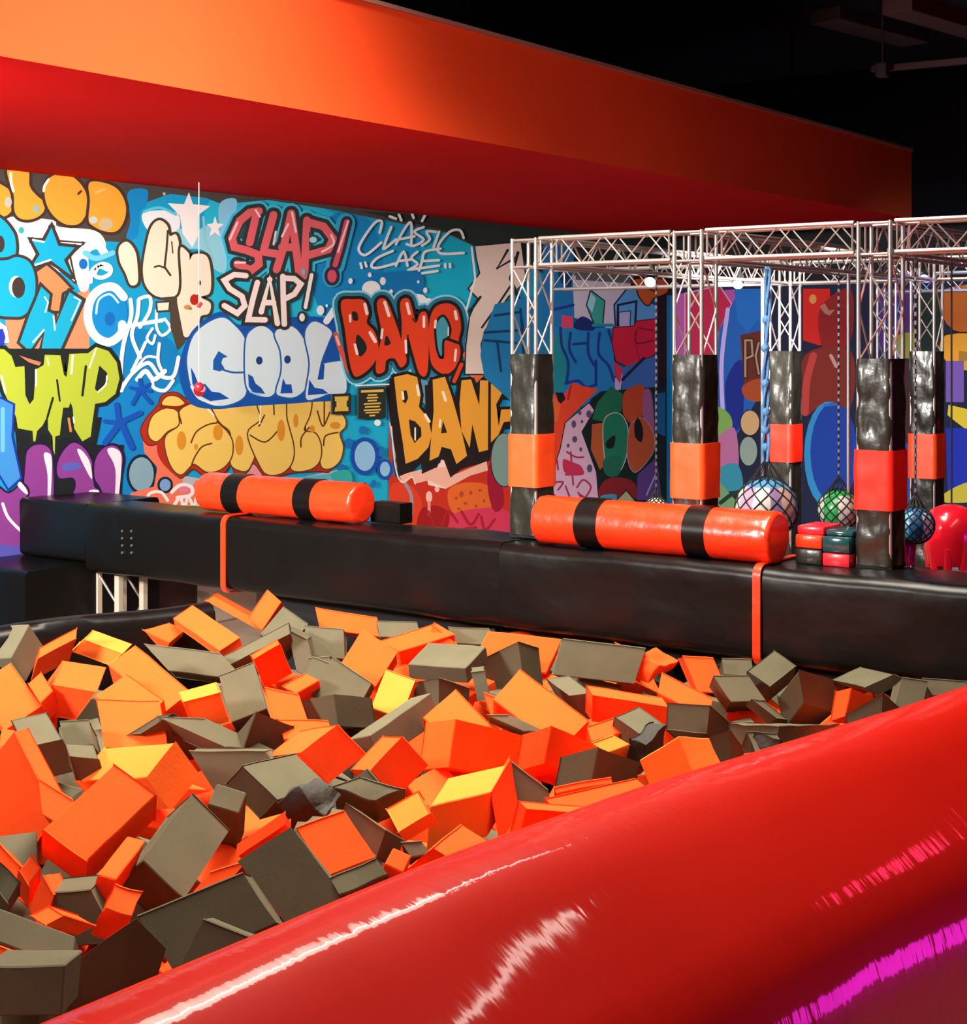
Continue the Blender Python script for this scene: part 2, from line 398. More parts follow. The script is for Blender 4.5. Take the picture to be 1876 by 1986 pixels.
# JUMP
m.fr = 'B'
m.P('#181c20', [(100, 560), (740, 560), (700, 760), (900, 760), (880, 1195), (150, 1195), (120, 760)], False)
m.P('#2c2c2a', [(130, 60), (330, 100), (300, 220), (180, 190)], False)
m.P('#e8805c', [(140, 110), (200, 130), (300, 160), (285, 185), (210, 160)], False)
J = [(-80, 60), (30, 65), (85, 115), (112, 195), (178, 188), (185, 400), (215, 466), (245, 430), (262, 212), (318, 180), (326, 105), (440, 110), (465, 250), (485, 268), (505, 100), (600, 95), (640, 95), (700, 48), (790, 78), (850, 160), (870, 280), (840, 390), (765, 450), (692, 462), (672, 600), (660, 700), (600, 735), (570, 690), (540, 640), (530, 500), (515, 450), (500, 490), (460, 490), (445, 600), (435, 690), (402, 700), (398, 830), (388, 830), (382, 700), (350, 650), (348, 545), (310, 620), (270, 660), (257, 735), (243, 735), (237, 660), (130, 640), (118, 560), (30, 380), (0, 280), (-80, 270)]
m.P('#1a2422', [(60, 60), (640, 60), (640, 560), (560, 720), (120, 660)], False)
m.P('#b4c83c', J, False, holes=[[(728, 200), (770, 240), (778, 300), (715, 365), (700, 350)]], ol='#1a2422', w=54)
m.P('#e8805c', [(140, 110), (200, 130), (300, 160), (285, 185), (210, 160)], False)
m.P('#1a2422', [(728, 198), (772, 240), (780, 300), (715, 368), (700, 350)], False)
m.S('#fbfbe4', [(778, 260), (770, 320), (715, 375)], 12); m.S('#fbfbe4', [(262, 215), (262, 330)], 14); m.S('#fbfbe4', [(530, 110), (520, 240)], 16)
m.S('#fbfbe4', [(10, 260), (40, 380)], 16); m.S('#fbfbe4', [(700, 60), (650, 200)], 12); m.S('#1a2422', [(600, 400), (625, 190)], 18); m.S('#1a2422', [(435, 440), (415, 290)], 14)
m.S('#fbfbe4', [(535, 560), (540, 600)], 12); m.S('#fbfbe4', [(345, 130), (355, 180)], 10); m.S('#1a2422', [(345, 560), (385, 420)], 16); m.S('#d8884c', [(500, 570), (515, 660)], 18)
# purple letters
for L in ([(190, 1210), (188, 870), (218, 785), (290, 758), (360, 790), (384, 900), (372, 1210)],
          [(418, 900), (470, 795), (540, 745), (620, 795), (672, 900), (684, 1060), (735, 1100), (700, 1180), (530, 1170), (552, 1060), (530, 1000), (430, 1000)],
          [(695, 870), (755, 785), (840, 770), (892, 850), (872, 1000), (852, 1215), (780, 1205), (735, 1080), (690, 1000)]):
    m.P('#8c3e92', L, ol='#1a1436', w=36)
m.P('#f4e4ec', [(318, 835), (350, 820), (378, 880), (364, 1200), (346, 1200), (346, 980)], ol=None)
m.P('#f4e4ec', [(562, 800), (600, 806), (655, 890), (670, 1010), (620, 930)])
m.P('#f4e4ec', [(780, 800), (845, 790), (885, 870), (855, 1210), (834, 1200), (840, 940)])
m.E('#f6ecf0', 684, 1100, 38, 14); m.P('#5a60b8', [(460, 900), (560, 890), (590, 930), (470, 950)])
m.P('#8c3e92', [(-80, 1080), (60, 1115), (160, 1050), (205, 1110), (165, 1220), (160, 1700), (-80, 1700)], ol='#1a1436', w=26)
m.P('#5a56b4', [(-80, 1480), (150, 1500), (160, 1700), (-80, 1700)], False)
m.S('#f6ecf0', [(20, 1190), (60, 1290), (150, 1385)], 22); m.P('#f6ecf0', [(150, 1030), (200, 1100), (190, 1120), (130, 1060)])
m.P('#3f92dc', [(-80, 420), (5, 425), (95, 470), (82, 700), (148, 1000), (62, 1078), (-10, 960), (-80, 960)], False, ol='#1434a4', w=30)
m.S('#6cc0f0', [(20, 500), (20, 800)], 30)
# asterisks, circles
for L, w_ in (([(1018, 290), (1035, 385)], 30), ([(950, 345), (1095, 370)], 26), ([(1010, 380), (965, 462)], 30), ([(1030, 380), (1098, 455)], 28), ([(1092, 318), (1000, 370)], 24),
              ([(850, 470), (868, 620)], 40), ([(765, 590), (900, 605)], 32), ([(870, 600), (1020, 530)], 40), ([(860, 620), (765, 745)], 44), ([(890, 620), (960, 780)], 46)):
    m.S('#0e52b8', L, w_)
m.E('#84a8b6', 1030, 975, 90, 125, ol='#082438', w=40)
m.fr = 'D'
m.P('#ec7858', [(285, 900), (460, 980), (520, 1210), (720, 1240), (780, 1300), (700, 1480), (170, 1480), (200, 1335), (370, 1290), (395, 1150), (300, 1040)], False)
m.P('#b8bcc0', [(580, 1210), (700, 1230), (880, 1190), (1400, 1230), (1750, 1160), (1760, 1400), (1000, 1400), (680, 1240), (650, 1290), (580, 1270)], False)
m.P('#58b8c8', [(1180, 1220), (1500, 1215), (1700, 1190), (1720, 1400), (1300, 1400)], False)
m.E('#7aa4d0', 452, 1278, 40, 44, ol='#0c2030', w=34)
m.S('#1c2c40', [(270, 1380), (280, 1430)], 16)
for L, w_ in (([(310, 1410), (340, 1340), (420, 1330), (470, 1390)], 22), ([(500, 1330), (560, 1280), (640, 1290), (640, 1350), (540, 1370)], 26),
              ([(520, 1420), (560, 1370), (580, 1420)], 24), ([(600, 1420), (620, 1370), (650, 1420)], 24), ([(670, 1420), (680, 1370), (700, 1420)], 22), ([(730, 1350), (735, 1410)], 22)):
    m.S('#f8ece6', L, w_)
m.E('#e08098', 590, 1310, 40, 24)
m.P('#e8d4b0', [(380, 1500), (420, 1430), (760, 1420), (900, 1500)], False)
m.E('#e898a0', 1100, 1190, 55, 80, ol='#58305c', w=30)
# yellow STYLE with red shadow
m.P('#b42c16', [(275, 890), (320, 790), (400, 700), (430, 630), (520, 605), (590, 650), (640, 700), (560, 900), (470, 1000), (480, 1100), (560, 1225), (650, 1160), (760, 1222), (880, 1185), (930, 1130), (975, 1210), (1050, 1180), (1100, 1120), (1200, 1225), (1360, 1190), (1560, 1175), (1650, 1170), (1600, 1000), (500, 900), (420, 960), (330, 985)], ol='#6a1c10', w=16)
m.P('#b42c16', [(400, 940), (480, 900), (560, 1210), (470, 1160), (400, 1060)])
YL = [[(430, 690), (470, 635), (545, 640), (600, 700), (520, 712)],
      [(330, 880), (365, 775), (465, 720), (545, 750), (570, 830), (470, 885), (400, 955), (350, 942)],
      [(800, 705), (950, 690), (1030, 640), (1150, 640), (1162, 760), (1122, 855), (1060, 900), (1100, 1040), (1085, 1110), (1040, 1175), (950, 1150), (925, 1080), (930, 900), (850, 820)],
      [(460, 920), (555, 845), (560, 740), (650, 690), (770, 715), (830, 810), (900, 890), (940, 970), (930, 1080), (860, 1160), (760, 1182), (680, 1130), (645, 1130), (570, 1200), (505, 1155), (458, 1030)],
      [(1500, 690), (1640, 640), (1750, 780), (1762, 850), (1720, 905), (1745, 1000), (1722, 1100), (1655, 1155), (1590, 1140), (1575, 1000), (1540, 915), (1480, 875)],
      [(1320, 640), (1500, 640), (1505, 760), (1460, 880), (1545, 905), (1585, 1000), (1570, 1110), (1490, 1168), (1370, 1160), (1385, 1000), (1335, 800)],
      [(1120, 640), (1310, 640), (1335, 800), (1385, 1000), (1370, 1120), (1300, 1190), (1200, 1200), (1140, 1130), (1055, 905), (1150, 800)]]
for L in YL: m.P('#f2cc64', L, ol='#643a14', w=20)
for L in ([(640, 970), (680, 890), (760, 840), (835, 825)], [(790, 975), (720, 1000), (670, 1070), (645, 1130)], [(830, 815), (925, 905)], [(1070, 915), (1180, 965), (1275, 880)],
          [(1240, 650), (1245, 765)], [(1135, 850), (1175, 770)], [(1440, 1000), (1445, 930), (1500, 860)], [(1560, 740), (1600, 850), (1650, 750)], [(1605, 990), (1620, 920), (1710, 895)], [(1610, 670), (1610, 830)], [(540, 720), (570, 830)]):
    m.S('#643a14', L, 11)
m.S('#8c2010', [(420, 705), (540, 715), (610, 690)], 22)
for e in ((570, 955, 33, 68), (835, 895, 35, 58), (990, 990, 28, 72), (1295, 880, 28, 78), (1402, 810, 18, 50), (1522, 870, 18, 28), (1690, 845, 38, 26), (675, 1000, 12, 22)):
    m.E('#de9424', *e)
m.S('#fdf6dc', [(760, 720), (805, 770)], 12); m.S('#fdf6dc', [(1150, 680), (1140, 830)], 10)
# COOL
m.P('#0d55ae', [(560, 420), (600, 260), (680, 130), (860, 20), (1000, 120), (1400, 60), (1700, 90), (1780, 300), (1760, 620), (1500, 670), (1040, 700), (820, 720), (650, 690), (575, 560)], ol='#0d55ae', w=10)
CO = [[(615, 330), (660, 190), (760, 100), (870, 60), (950, 110), (1035, 225), (1040, 420), (1045, 540), (1030, 630), (950, 682), (830, 702), (720, 662), (650, 580), (618, 450)],
      [(1040, 225), (1090, 145), (1165, 122), (1240, 180), (1290, 320), (1292, 500), (1235, 622), (1150, 632), (1060, 590), (1035, 480)],
      [(1250, 180), (1310, 124), (1395, 135), (1470, 240), (1500, 400), (1488, 550), (1400, 636), (1290, 630), (1262, 590), (1300, 450), (1292, 300)],
      [(1470, 200), (1500, 110), (1560, 92), (1662, 160), (1640, 240), (1590, 370), (1600, 395), (1690, 380), (1745, 400), (1768, 600), (1640, 615), (1560, 645), (1475, 640), (1505, 400)]]
for L in CO: m.P('#d6ecf2', L, ol='#155fae', w=24)
m.P('#1560b0', [(840, 303), (908, 345), (872, 355), (860, 390), (885, 432), (850, 452), (800, 440), (802, 370)], False)
m.S('#155fae', [(860, 435), (940, 458), (1025, 458)], 14); m.E('#173f86', 1137, 372, 24, 30); m.E('#173f86', 1342, 365, 24, 30)
m.P('#0f52b0', [(638, 420), (665, 470), (700, 560), (740, 540), (790, 598), (850, 606), (920, 650), (780, 668), (690, 620), (650, 540)], False)
m.P('#0f52b0', [(1055, 470), (1090, 490), (1110, 540), (1150, 570), (1180, 615), (1090, 605), (1060, 560)], False)
m.P('#0f52b0', [(1310, 500), (1330, 545), (1370, 545), (1380, 610), (1290, 612)], False)
m.P('#0f52b0', [(1500, 510), (1540, 570), (1600, 580), (1640, 612), (1490, 625)], False)
m.P('#0f52b0', [(1585, 385), (1612, 400), (1605, 510), (1560, 512)], False)
m.S('#f4fafc', [(640, 560), (700, 650), (830, 690)], 12); m.S('#8fd0f0', [(1070, 600), (1140, 622)], 12)
m.E('#c82838', 700, 590, 42, 44); m.E('#f0b0a8', 722, 578, 24, 24)
# pink and white SLAP!
m.fr = 'C'
PK = [[(410, 165), (350, 175), (285, 230), (235, 340), (250, 400), (330, 420), (405, 450), (410, 510), (360, 550), (270, 510)], [(392, 190), (350, 370)],
      [(505, 190), (445, 405), (440, 430), (535, 445)], [(525, 545), (570, 400), (620, 180)], [(620, 180), (650, 400), (672, 575)], [(560, 400), (640, 400)],
      [(722, 225), (712, 420), (705, 585)], [(722, 235), (830, 265), (892, 345), (860, 415), (720, 455)]]
m.letters(PK, '#3cc6e4', 48, [('#3cc6e4', 86)]); m.letters([[(975, 240), (905, 520)], [(885, 575), (885, 600)]], '#3cc6e4', 44, [('#2cb0d8', 80)])
m.letters(PK, '#e4666c', 50, [('#2c383c', 50)], smooth=False)
m.letters([[(980, 235), (940, 400), (905, 515)]], '#d4586a', 34, [('#3a2c44', 40)]); m.E('#d4586a', 885, 588, 30, 42, ol='#3a2c44', w=40)
m.P('#2c4c50', [(735, 300), (820, 345), (735, 405)], False); m.E('#a8e0e8', 762, 352, 24, 20); m.P('#2c4c50', [(300, 350), (330, 270), (318, 240), (275, 330)], False)
for L in ([(390, 160), (415, 200)], [(625, 175), (650, 300)], [(560, 330), (600, 250)], [(520, 300), (505, 380)], [(880, 320), (895, 380), (820, 430)], [(990, 230), (925, 430)], [(255, 500), (320, 500)], [(220, 350), (270, 240)]):
    m.S('#f8d8d8', L, 14)
WH = [[(325, 585), (250, 578), (185, 615), (220, 670), (300, 720), (318, 780), (270, 830), (185, 780)], [(400, 630), (370, 740), (340, 870), (450, 872)],
      [(425, 820), (480, 610), (530, 895)], [(450, 760), (505, 760)], [(565, 590), (568, 740), (575, 900)], [(565, 600), (640, 605), (682, 640), (640, 705), (570, 740)]]
m.letters(WH, '#f8ece6', 36, [('#34342e', 42)]); m.letters([[(752, 580), (712, 790)]], '#f4f4f0', 24, [('#2c3c40', 30)]); m.E('#f4f4f0', 690, 856, 18, 26, ol='#2c3c40', w=30)
# CLASSIC CASE
for L in ([(1195, 305), (1208, 235), (1165, 240), (1090, 340), (1058, 415), (1105, 450), (1205, 370)], [(1270, 270), (1230, 370), (1225, 410), (1300, 350)],
          [(1300, 380), (1370, 260), (1400, 250), (1400, 380)], [(1320, 350), (1420, 330)], [(1480, 270), (1420, 300), (1480, 350), (1420, 390), (1370, 380)],
          [(1560, 300), (1500, 300), (1520, 350), (1470, 390)], [(1580, 300), (1545, 400)], [(1740, 340), (1715, 290), (1650, 300), (1580, 380), (1590, 440), (1740, 438)],
          [(1280, 425), (1180, 470), (1140, 520), (1180, 535), (1300, 505)], [(1300, 520), (1350, 430), (1375, 520)], [(1320, 490), (1400, 480)], [(1440, 430), (1400, 470), (1440, 510), (1380, 550)],
          [(1590, 410), (1490, 430), (1470, 490), (1450, 550)], [(1480, 490), (1580, 485)], [(1400, 545), (1580, 520)], [(1470, 570), (1570, 555)], [(1320, 190), (1335, 225)], [(1400, 170), (1415, 210)], [(1490, 190), (1470, 230)],
          [(1070, 505), (1078, 535)], [(1100, 500), (1108, 525)], [(1620, 510), (1622, 530)], [(1650, 510), (1652, 530)], [(1260, 200), (1300, 215)]):
    m.S('#eaf6fa', L, 17)
m.P('#0c7ec4', [(1140, 580), (1450, 560), (1460, 700), (1300, 700), (1180, 650)])
for e in ((1140, 670, 60, 52), (1215, 620, 19, 26), (1005, 620, 14, 19), (1130, 580, 12, 16), (1268, 690, 12, 16), (810, 810, 24, 32), (1490, 680, 14, 18), (1445, 625, 8, 10), (850, 780, 8, 10), (1440, 745, 60, 42), (1500, 760, 50, 30)):
    m.E('#f0fafc', *e)
m.S('#f0fafc', [(905, 800), (850, 880)], 44); m.E('#56c8e4', 700, 560, 12, 20)
# red BANG,
m.fr = 'E'
B1 = [[(240, 180), (330, 158), (415, 168), (450, 255), (435, 335), (492, 400), (522, 500), (510, 600), (445, 690), (360, 742), (322, 700), (292, 560), (268, 380)],
      [(510, 190), (575, 158), (640, 300), (700, 480), (735, 620), (690, 672), (645, 605), (582, 620), (568, 700), (508, 712), (508, 600), (545, 420)],
      [(688, 178), (755, 158), (805, 330), (838, 262), (885, 262), (902, 400), (892, 705), (835, 722), (785, 570), (742, 430), (735, 580), (700, 520), (698, 330)],
      [(905, 350), (950, 220), (1050, 188), (1122, 240), (1147, 370), (1128, 470), (1142, 560), (1112, 660), (1040, 722), (960, 692), (912, 600)]]
m.shapes(B1, '#8fe0f0', [('#8fe0f0', 130)]); m.shapes(B1, '#2a7c98', [('#2a7c98', 100)])
m.S('#e05848', [(200, 420), (230, 520), (300, 700)], 36); m.S('#f4c4bc', [(205, 440), (225, 500)], 18)
m.shapes(B1, '#e4431e', [('#161c1e', 50)])
for L in ([(325, 250), (362, 262), (368, 315), (330, 312)], [(362, 425), (420, 480), (432, 540), (385, 590), (352, 520)], [(582, 430), (615, 490), (568, 505)]): m.P('#1c2420', L)
m.P('#161c1e', [(580, 640), (610, 560), (655, 620), (640, 700)], False) if False else None
m.P('#46a4b4', [(962, 360), (1010, 290), (1055, 370), (1045, 440), (1005, 470), (1000, 590), (972, 520)], ol='#161c1e', w=36)
m.S('#161c1e', [(1040, 455), (1135, 490)], 22); m.S('#161c1e', [(800, 330), (780, 300)], 10); m.S('#161c1e', [(735, 580), (745, 430)], 12)
m.S('#e4431e', [(1150, 650), (1095, 775)], 30, ol='#161c1e', ow=18)
for L, w_ in (([(420, 195), (436, 265)], 24), ([(460, 410), (498, 475)], 26), ([(308, 278), (310, 325)], 16), ([(345, 500), (362, 570)], 20), ([(570, 180), (602, 280)], 24), ([(552, 385), (545, 450)], 18), ([(738, 190), (756, 265)], 22), ([(866, 290), (866, 365)], 20),
              ([(955, 320), (950, 370)], 18), ([(1102, 250), (1112, 305)], 22), ([(1108, 540), (1100, 620)], 18), ([(728, 470), (732, 560)], 18), ([(1050, 370), (1050, 430)], 10)):
    m.S('#fbe8dc', L, w_)
# red ground, orange BANG
m.P('#c6301a', [(600, 1100), (640, 1500), (720, 1500), (1040, 1400), (1210, 1370), (1360, 1300), (1560, 1500), (1560, 2200), (600, 2200)], False)
m.P('#e06828', [(1050, 1600), (1200, 1540), (1370, 1580), (1350, 1760), (1100, 1780)]); m.P('#d43858', [(1060, 1800), (1250, 1740), (1500, 1760), (1500, 2000), (1000, 1950)])
m.P('#dc4020', [(620, 1560), (760, 1560), (850, 1700), (800, 1900), (620, 1800)]); m.P('#a01414', [(850, 1740), (980, 1720), (1060, 1800), (1000, 1950), (820, 1900)])
m.S('#9a98a0', [(720, 1540), (770, 1640), (770, 1780)], 24); m.E('#f4c0b0', 905, 1650, 24, 44); m.S('#e89880', [(905, 1690), (905, 1780)], 22); m.E('#f4c0b0', 965, 1590, 18, 24)
for e in ((1150, 1630, 16, 24), (1110, 1660, 12, 12), (1220, 1620, 12, 16), (1290, 1600, 14, 10), (1180, 1700, 16, 10), (1260, 1720, 12, 12), (1130, 1740, 14, 10), (1320, 1680, 10, 14)):
    m.E('#b44818', *e)
for L in ([(1000, 1860), (1050, 1760), (1120, 1840)], [(1150, 1760), (1220, 1860), (1280, 1780)], [(1300, 1800), (1330, 1900), (1400, 1820)], [(900, 1760), (950, 1880)], [(1180, 1890), (1260, 1880)]):
    m.S('#a81c2c', L, 20)
m.P('#a01030', [(1360, 1400), (1440, 1500), (1470, 1700), (1400, 1760), (1350, 1600)])
m.P('#2c8cc0', [(600, 760), (660, 800), (700, 1100), (640, 1200), (600, 1100)]); m.P('#5c98b0', [(840, 760), (910, 780), (880, 960), (850, 930)], False)
m.P('#f4d8cc', [(885, 1500), (960, 1440), (1005, 1340), (1035, 1420), (1035, 1590), (900, 1560)], False)
m.P('#201818', [(1000, 1240), (1400, 1200), (1360, 1380), (1180, 1430), (1060, 1480)], False)
B2 = [[(640, 745), (740, 722), (815, 745), (842, 880), (828, 970), (900, 1060), (924, 1180), (900, 1275), (820, 1362), (728, 1400), (708, 1250), (668, 1000)],
      [(932, 765), (1025, 742), (1080, 900), (1150, 1150), (1192, 1340), (1112, 1402), (1070, 1290), (1000, 1272), (978, 1345), (908, 1378), (920, 1200), (940, 1000)],
      [(1150, 770), (1222, 762), (1285, 960), (1290, 770), (1352, 770), (1350, 1295), (1282, 1312), (1232, 1100), (1212, 1280), (1150, 1150), (1135, 950)],
      [(1372, 800), (1430, 712), (1600, 690), (1600, 855), (1460, 860), (1412, 950), (1432, 1120), (1450, 990), (1600, 985), (1600, 1070), (1470, 1085), (1430, 1180), (1372, 1240)]]
m.P('#f0b8a0', [(600, 1080), (640, 1120), (660, 1420), (700, 1545), (775, 1500), (800, 1550), (900, 1525), (1040, 1585), (1215, 1490), (1350, 1450), (1340, 1380), (1100, 1480), (1040, 1420), (860, 1440), (700, 1480), (640, 1300)], False)
sh = [[(x-34, y+62) for (x, y) in L] for L in B2[:2]]
m.shapes(sh, '#241414', [('#241414', 50)], smooth=False); m.shapes([[(x-10, y+30) for (x, y) in L] for L in B2], '#1c1614', [('#1c1614', 50)], smooth=False)
m.shapes(B2, '#e8a234', [('#1c1614', 44)], smooth=False)
for L in ([(700, 850), (735, 845), (748, 900), (728, 945), (705, 930)], [(752, 1065), (800, 1080), (845, 1130), (848, 1190), (795, 1245), (765, 1180)], [(1010, 1075), (1042, 1165), (995, 1170)]): m.P('#241c18', L, False)
for L, w_ in (([(815, 810), (826, 880)], 20), ([(875, 1030), (905, 1080)], 22), ([(705, 860), (710, 910)], 18), ([(1010, 860), (1030, 920)], 22), ([(990, 1070), (985, 1120)], 16), ([(800, 1130), (800, 1220)], 12)): m.S('#faeccc', L, w_)
m.E('#7c9c92', 1475, 1370, 100, 200, ol='#301c24', w=14)
for L in ([(620, 1120), (650, 1420), (700, 1540), (775, 1500), (800, 1550)],): m.S('#f4e0d8', L, 10)
m.S('#e87050', [(1190, 580), (1260, 620), (1240, 720)], 60); m.P('#e06a3c', [(1180, 700), (1220, 590), (1290, 600), (1330, 720), (1265, 790), (1240, 740)], False)
# blue circles
m.E('#8fc4e4', 420, 1342, 78, 112, ol='#0f4cb0', w=62); m.E('#8fc4e4', 572, 1440, 38, 56, ol='#0f4cb0', w=44)
for e in ((405, 1145, 26, 32), (300, 1245, 32, 38), (245, 1435, 30, 34), (548, 1310, 24, 42), (300, 1540, 26, 30), (490, 1550, 18, 30)): m.E('#1270bc', *e)
m.E('#e8f4f4', 515, 1090, 26, 24); m.P('#781c30', [(370, 1550), (430, 1540), (440, 1620), (380, 1620)], False); m.P('#d8d8b0', [(190, 1530), (380, 1560), (370, 1620), (190, 1610)], False)
m.P('#30b0a8', [(170, 1470), (300, 1450), (320, 1560), (200, 1530)]); m.S('#e4eef0', [(350, 810), (600, 800)], 12)
# white angular piece by the first tower
m.fr = 'P'
m.P('#e6d6c8', [(922, 478), (1010, 470), (1020, 545), (985, 575), (960, 612), (940, 640), (932, 668), (935, 700), (940, 725), (903, 725), (905, 670), (912, 615), (928, 578), (910, 560), (932, 530), (925, 500)], False, ol='#20282c', w=5)
m.S('#20282c', [(990, 555), (960, 600), (935, 635)], 4, False); m.S('#20282c', [(932, 576), (912, 604)], 5, False); m.S('#f4f4f4', [(915, 480), (922, 540), (905, 600)], 4, False)
m.S('#20282c', [(985, 485), (965, 520), (1000, 500)], 5, False); m.S('#20282c', [(1005, 490), (990, 540), (1012, 590)], 6, False)
m.P('#1c80b8', [(960, 590), (1100, 560), (1120, 720), (1060, 840), (940, 732), (932, 690), (936, 655)], False)
for L in ([(960, 612), (1010, 605), (1015, 640), (940, 645)], [(940, 660), (1000, 665)], [(965, 665), (972, 720)], [(1010, 600), (1018, 720)]): m.S('#0c3c6c', L, 5, False)
# stretch between first and second tower
m.fr = 'F'
m.P('#1878bc', [(380, 200), (620, 220), (640, 800), (380, 900)], False); m.P('#0c3c70', [(500, 440), (600, 450), (600, 560), (540, 540)])
m.P('#ccc6dc', [(615, 470), (760, 430), (1060, 470), (1080, 560), (960, 700), (950, 900), (630, 800)], False)
m.P('#5a6468', [(640, 430), (1100, 430), (1100, 530), (640, 500)], False)
m.P('#1c84cc', [(440, 880), (930, 880), (960, 1500), (440, 1500)], False); m.P('#1a90a0', [(440, 930), (560, 940), (580, 1300), (440, 1500)], False)
m.P('#142c74', [(640, 830), (700, 790), (780, 840), (780, 900), (640, 890)]); m.P('#38a8a0', [(760, 590), (865, 670), (850, 850), (790, 850), (730, 700)], False, ol='#123048', w=20)
m.P('#9cd8e8', [(760, 600), (800, 650), (770, 760), (730, 700)], False); m.S('#1c90b8', [(780, 860), (930, 860)], 26)
m.P('#e0446c', [(530, 780), (615, 790), (620, 880), (530, 880)], False)
for L in ([(520, 880), (530, 1020), (580, 1150), (570, 1300)], [(600, 920), (590, 1050), (640, 1150)], [(740, 920), (740, 1080), (790, 1180)], [(830, 920), (820, 1080), (900, 1180), (940, 1300)], [(900, 900), (930, 1000)], [(620, 1010), (720, 1000)], [(450, 740), (620, 700)], [(560, 1320), (660, 1300), (720, 1350), (800, 1330)], [(800, 1140), (800, 1320)]):
    m.S('#123c94', L, 22)
m.P('#5aa4e4', [(950, 700), (1060, 560), (1150, 560), (1230, 680), (1300, 720), (1300, 900), (960, 880)], False, ol='#14204c', w=24)
m.S('#14204c', [(970, 860), (975, 700), (1120, 670), (1110, 850)], 18, False); m.P('#b8b4e4', [(985, 760), (1070, 750), (1065, 880), (985, 880)], False, ol='#14204c', w=16)
m.P('#d41c3c', [(940, 880), (1100, 870), (1120, 830), (1280, 810), (1290, 1060), (1230, 1110), (1150, 1130), (1080, 1200), (960, 1140), (930, 1000)], False, ol='#50102c', w=16)
m.S('#8c1030', [(1120, 900), (1120, 1000), (1250, 980)], 16); m.S('#8c1030', [(1130, 880), (1250, 900)], 12); m.S('#b01838', [(1110, 1000), (1140, 1120)], 12)
m.P('#3a6cb0', [(1000, 1200), (1150, 1140), (1290, 1100), (1300, 1450), (1010, 1450)], False); m.P('#c8b0dc', [(950, 1280), (1010, 1240), (990, 1420), (950, 1400)], False)
m.P('#d03050', [(940, 1140), (1010, 1200), (990, 1320), (950, 1260)], False); m.S('#141c40', [(1180, 1120), (1010, 1290)], 24)
m.P('#d05c24', [(1100, 500), (1340, 500), (1360, 600), (1260, 640), (1210, 700), (1150, 640), (1120, 560)], ol='#381410', w=22); m.S('#601c10', [(1200, 560), (1280, 600)], 14)
m.P('#0e0e12', [(1285, 640), (1360, 600), (1360, 1480), (1290, 1480)], False)
m.fr = 'G'
m.P('#ee4a2a', [(440, 230), (520, 300), (620, 170), (700, 200), (820, 220), (560, 480), (540, 640), (500, 780), (440, 1500)], False)
m.P('#241020', [(480, 250), (540, 250), (560, 300), (510, 350)], False); m.S('#c42818', [(600, 200), (580, 300)], 20); m.P('#f06a30', [(440, 250), (520, 340), (500, 480), (440, 480)], False)
m.P('#08201c', [(760, 300), (840, 240), (1360, 200), (1360, 1200), (840, 1200), (700, 700), (680, 560)], False)
m.P('#dcb4cc', [(560, 490), (745, 335), (785, 390), (685, 560), (800, 880), (835, 1300), (440, 1300), (450, 900), (520, 700)], False, ol='#1c1018', w=16)
for e in ((745, 420, 22, 30), (672, 410, 14, 18), (625, 500, 18, 30), (690, 480, 10, 14), (632, 620, 20, 26), (580, 670, 12, 16), (750, 850, 22, 32), (680, 700, 12, 18)): m.E('#5a5070', *e)
for L in ([(470, 860), (490, 780), (500, 860)], [(480, 960), (540, 960), (500, 1020)], [(570, 720), (640, 760), (700, 760)], [(560, 900), (660, 900)], [(600, 720), (620, 980)], [(650, 1000), (700, 940), (760, 1000), (700, 1090), (660, 1040)], [(560, 990), (600, 1100)], [(680, 1060), (740, 1100)], [(470, 1060), (500, 1100)]):
    m.S('#b02850', L, 14)
m.P('#c83058', [(540, 780), (610, 800), (680, 830), (700, 900), (560, 890)], holes=())
m.P('#16704c', [(810, 330), (920, 200), (1010, 260), (1000, 400), (900, 420), (850, 480), (770, 460)], False)
m.P('#b85a2c', [(770, 500), (860, 490), (880, 820), (830, 860), (760, 700)], False)
m.P('#157a5a', [(860, 500), (920, 420), (1000, 430), (1050, 540), (1040, 740), (980, 880), (900, 900), (870, 760)], ol='#c8c0b4', w=14)
m.P('#0a1412', [(880, 640), (950, 590), (940, 680), (890, 690)]); m.P('#1c6850', [(860, 780), (1000, 760), (980, 900), (880, 900)])
m.P('#c0461e', [(1030, 240), (1180, 200), (1170, 420), (1100, 500), (1040, 460), (1010, 380)]); m.P('#9c5c88', [(1180, 240), (1240, 260), (1262, 600), (1200, 560), (1170, 420)])
m.P('#b8502a', [(1060, 560), (1100, 480), (1180, 460), (1260, 600), (1240, 740), (1110, 880), (1050, 760)], holes=(), ol='#a898a0', w=10); m.P('#0a0c10', [(1135, 450), (1172, 540), (1160, 640), (1110, 600), (1105, 500)])
m.P('#145c90', [(1260, 260), (1350, 250), (1350, 600), (1270, 560)], False); m.P('#5c3c80', [(1130, 900), (1280, 760), (1320, 1100), (1120, 1100)], False)
m.S('#b0a8c8', [(1200, 1060), (1280, 880)], 10); m.P('#881c20', [(840, 980), (940, 920), (1100, 960), (1100, 1100), (840, 1100)]); m.P('#3898b0', [(840, 1070), (960, 1060), (940, 1160), (840, 1160)])
m.P('#b4b080', [(930, 1140), (1040, 1030), (1150, 1160), (1100, 1220), (920, 1220)], False, ol='#141c14', w=18)
m.build(wall_left)

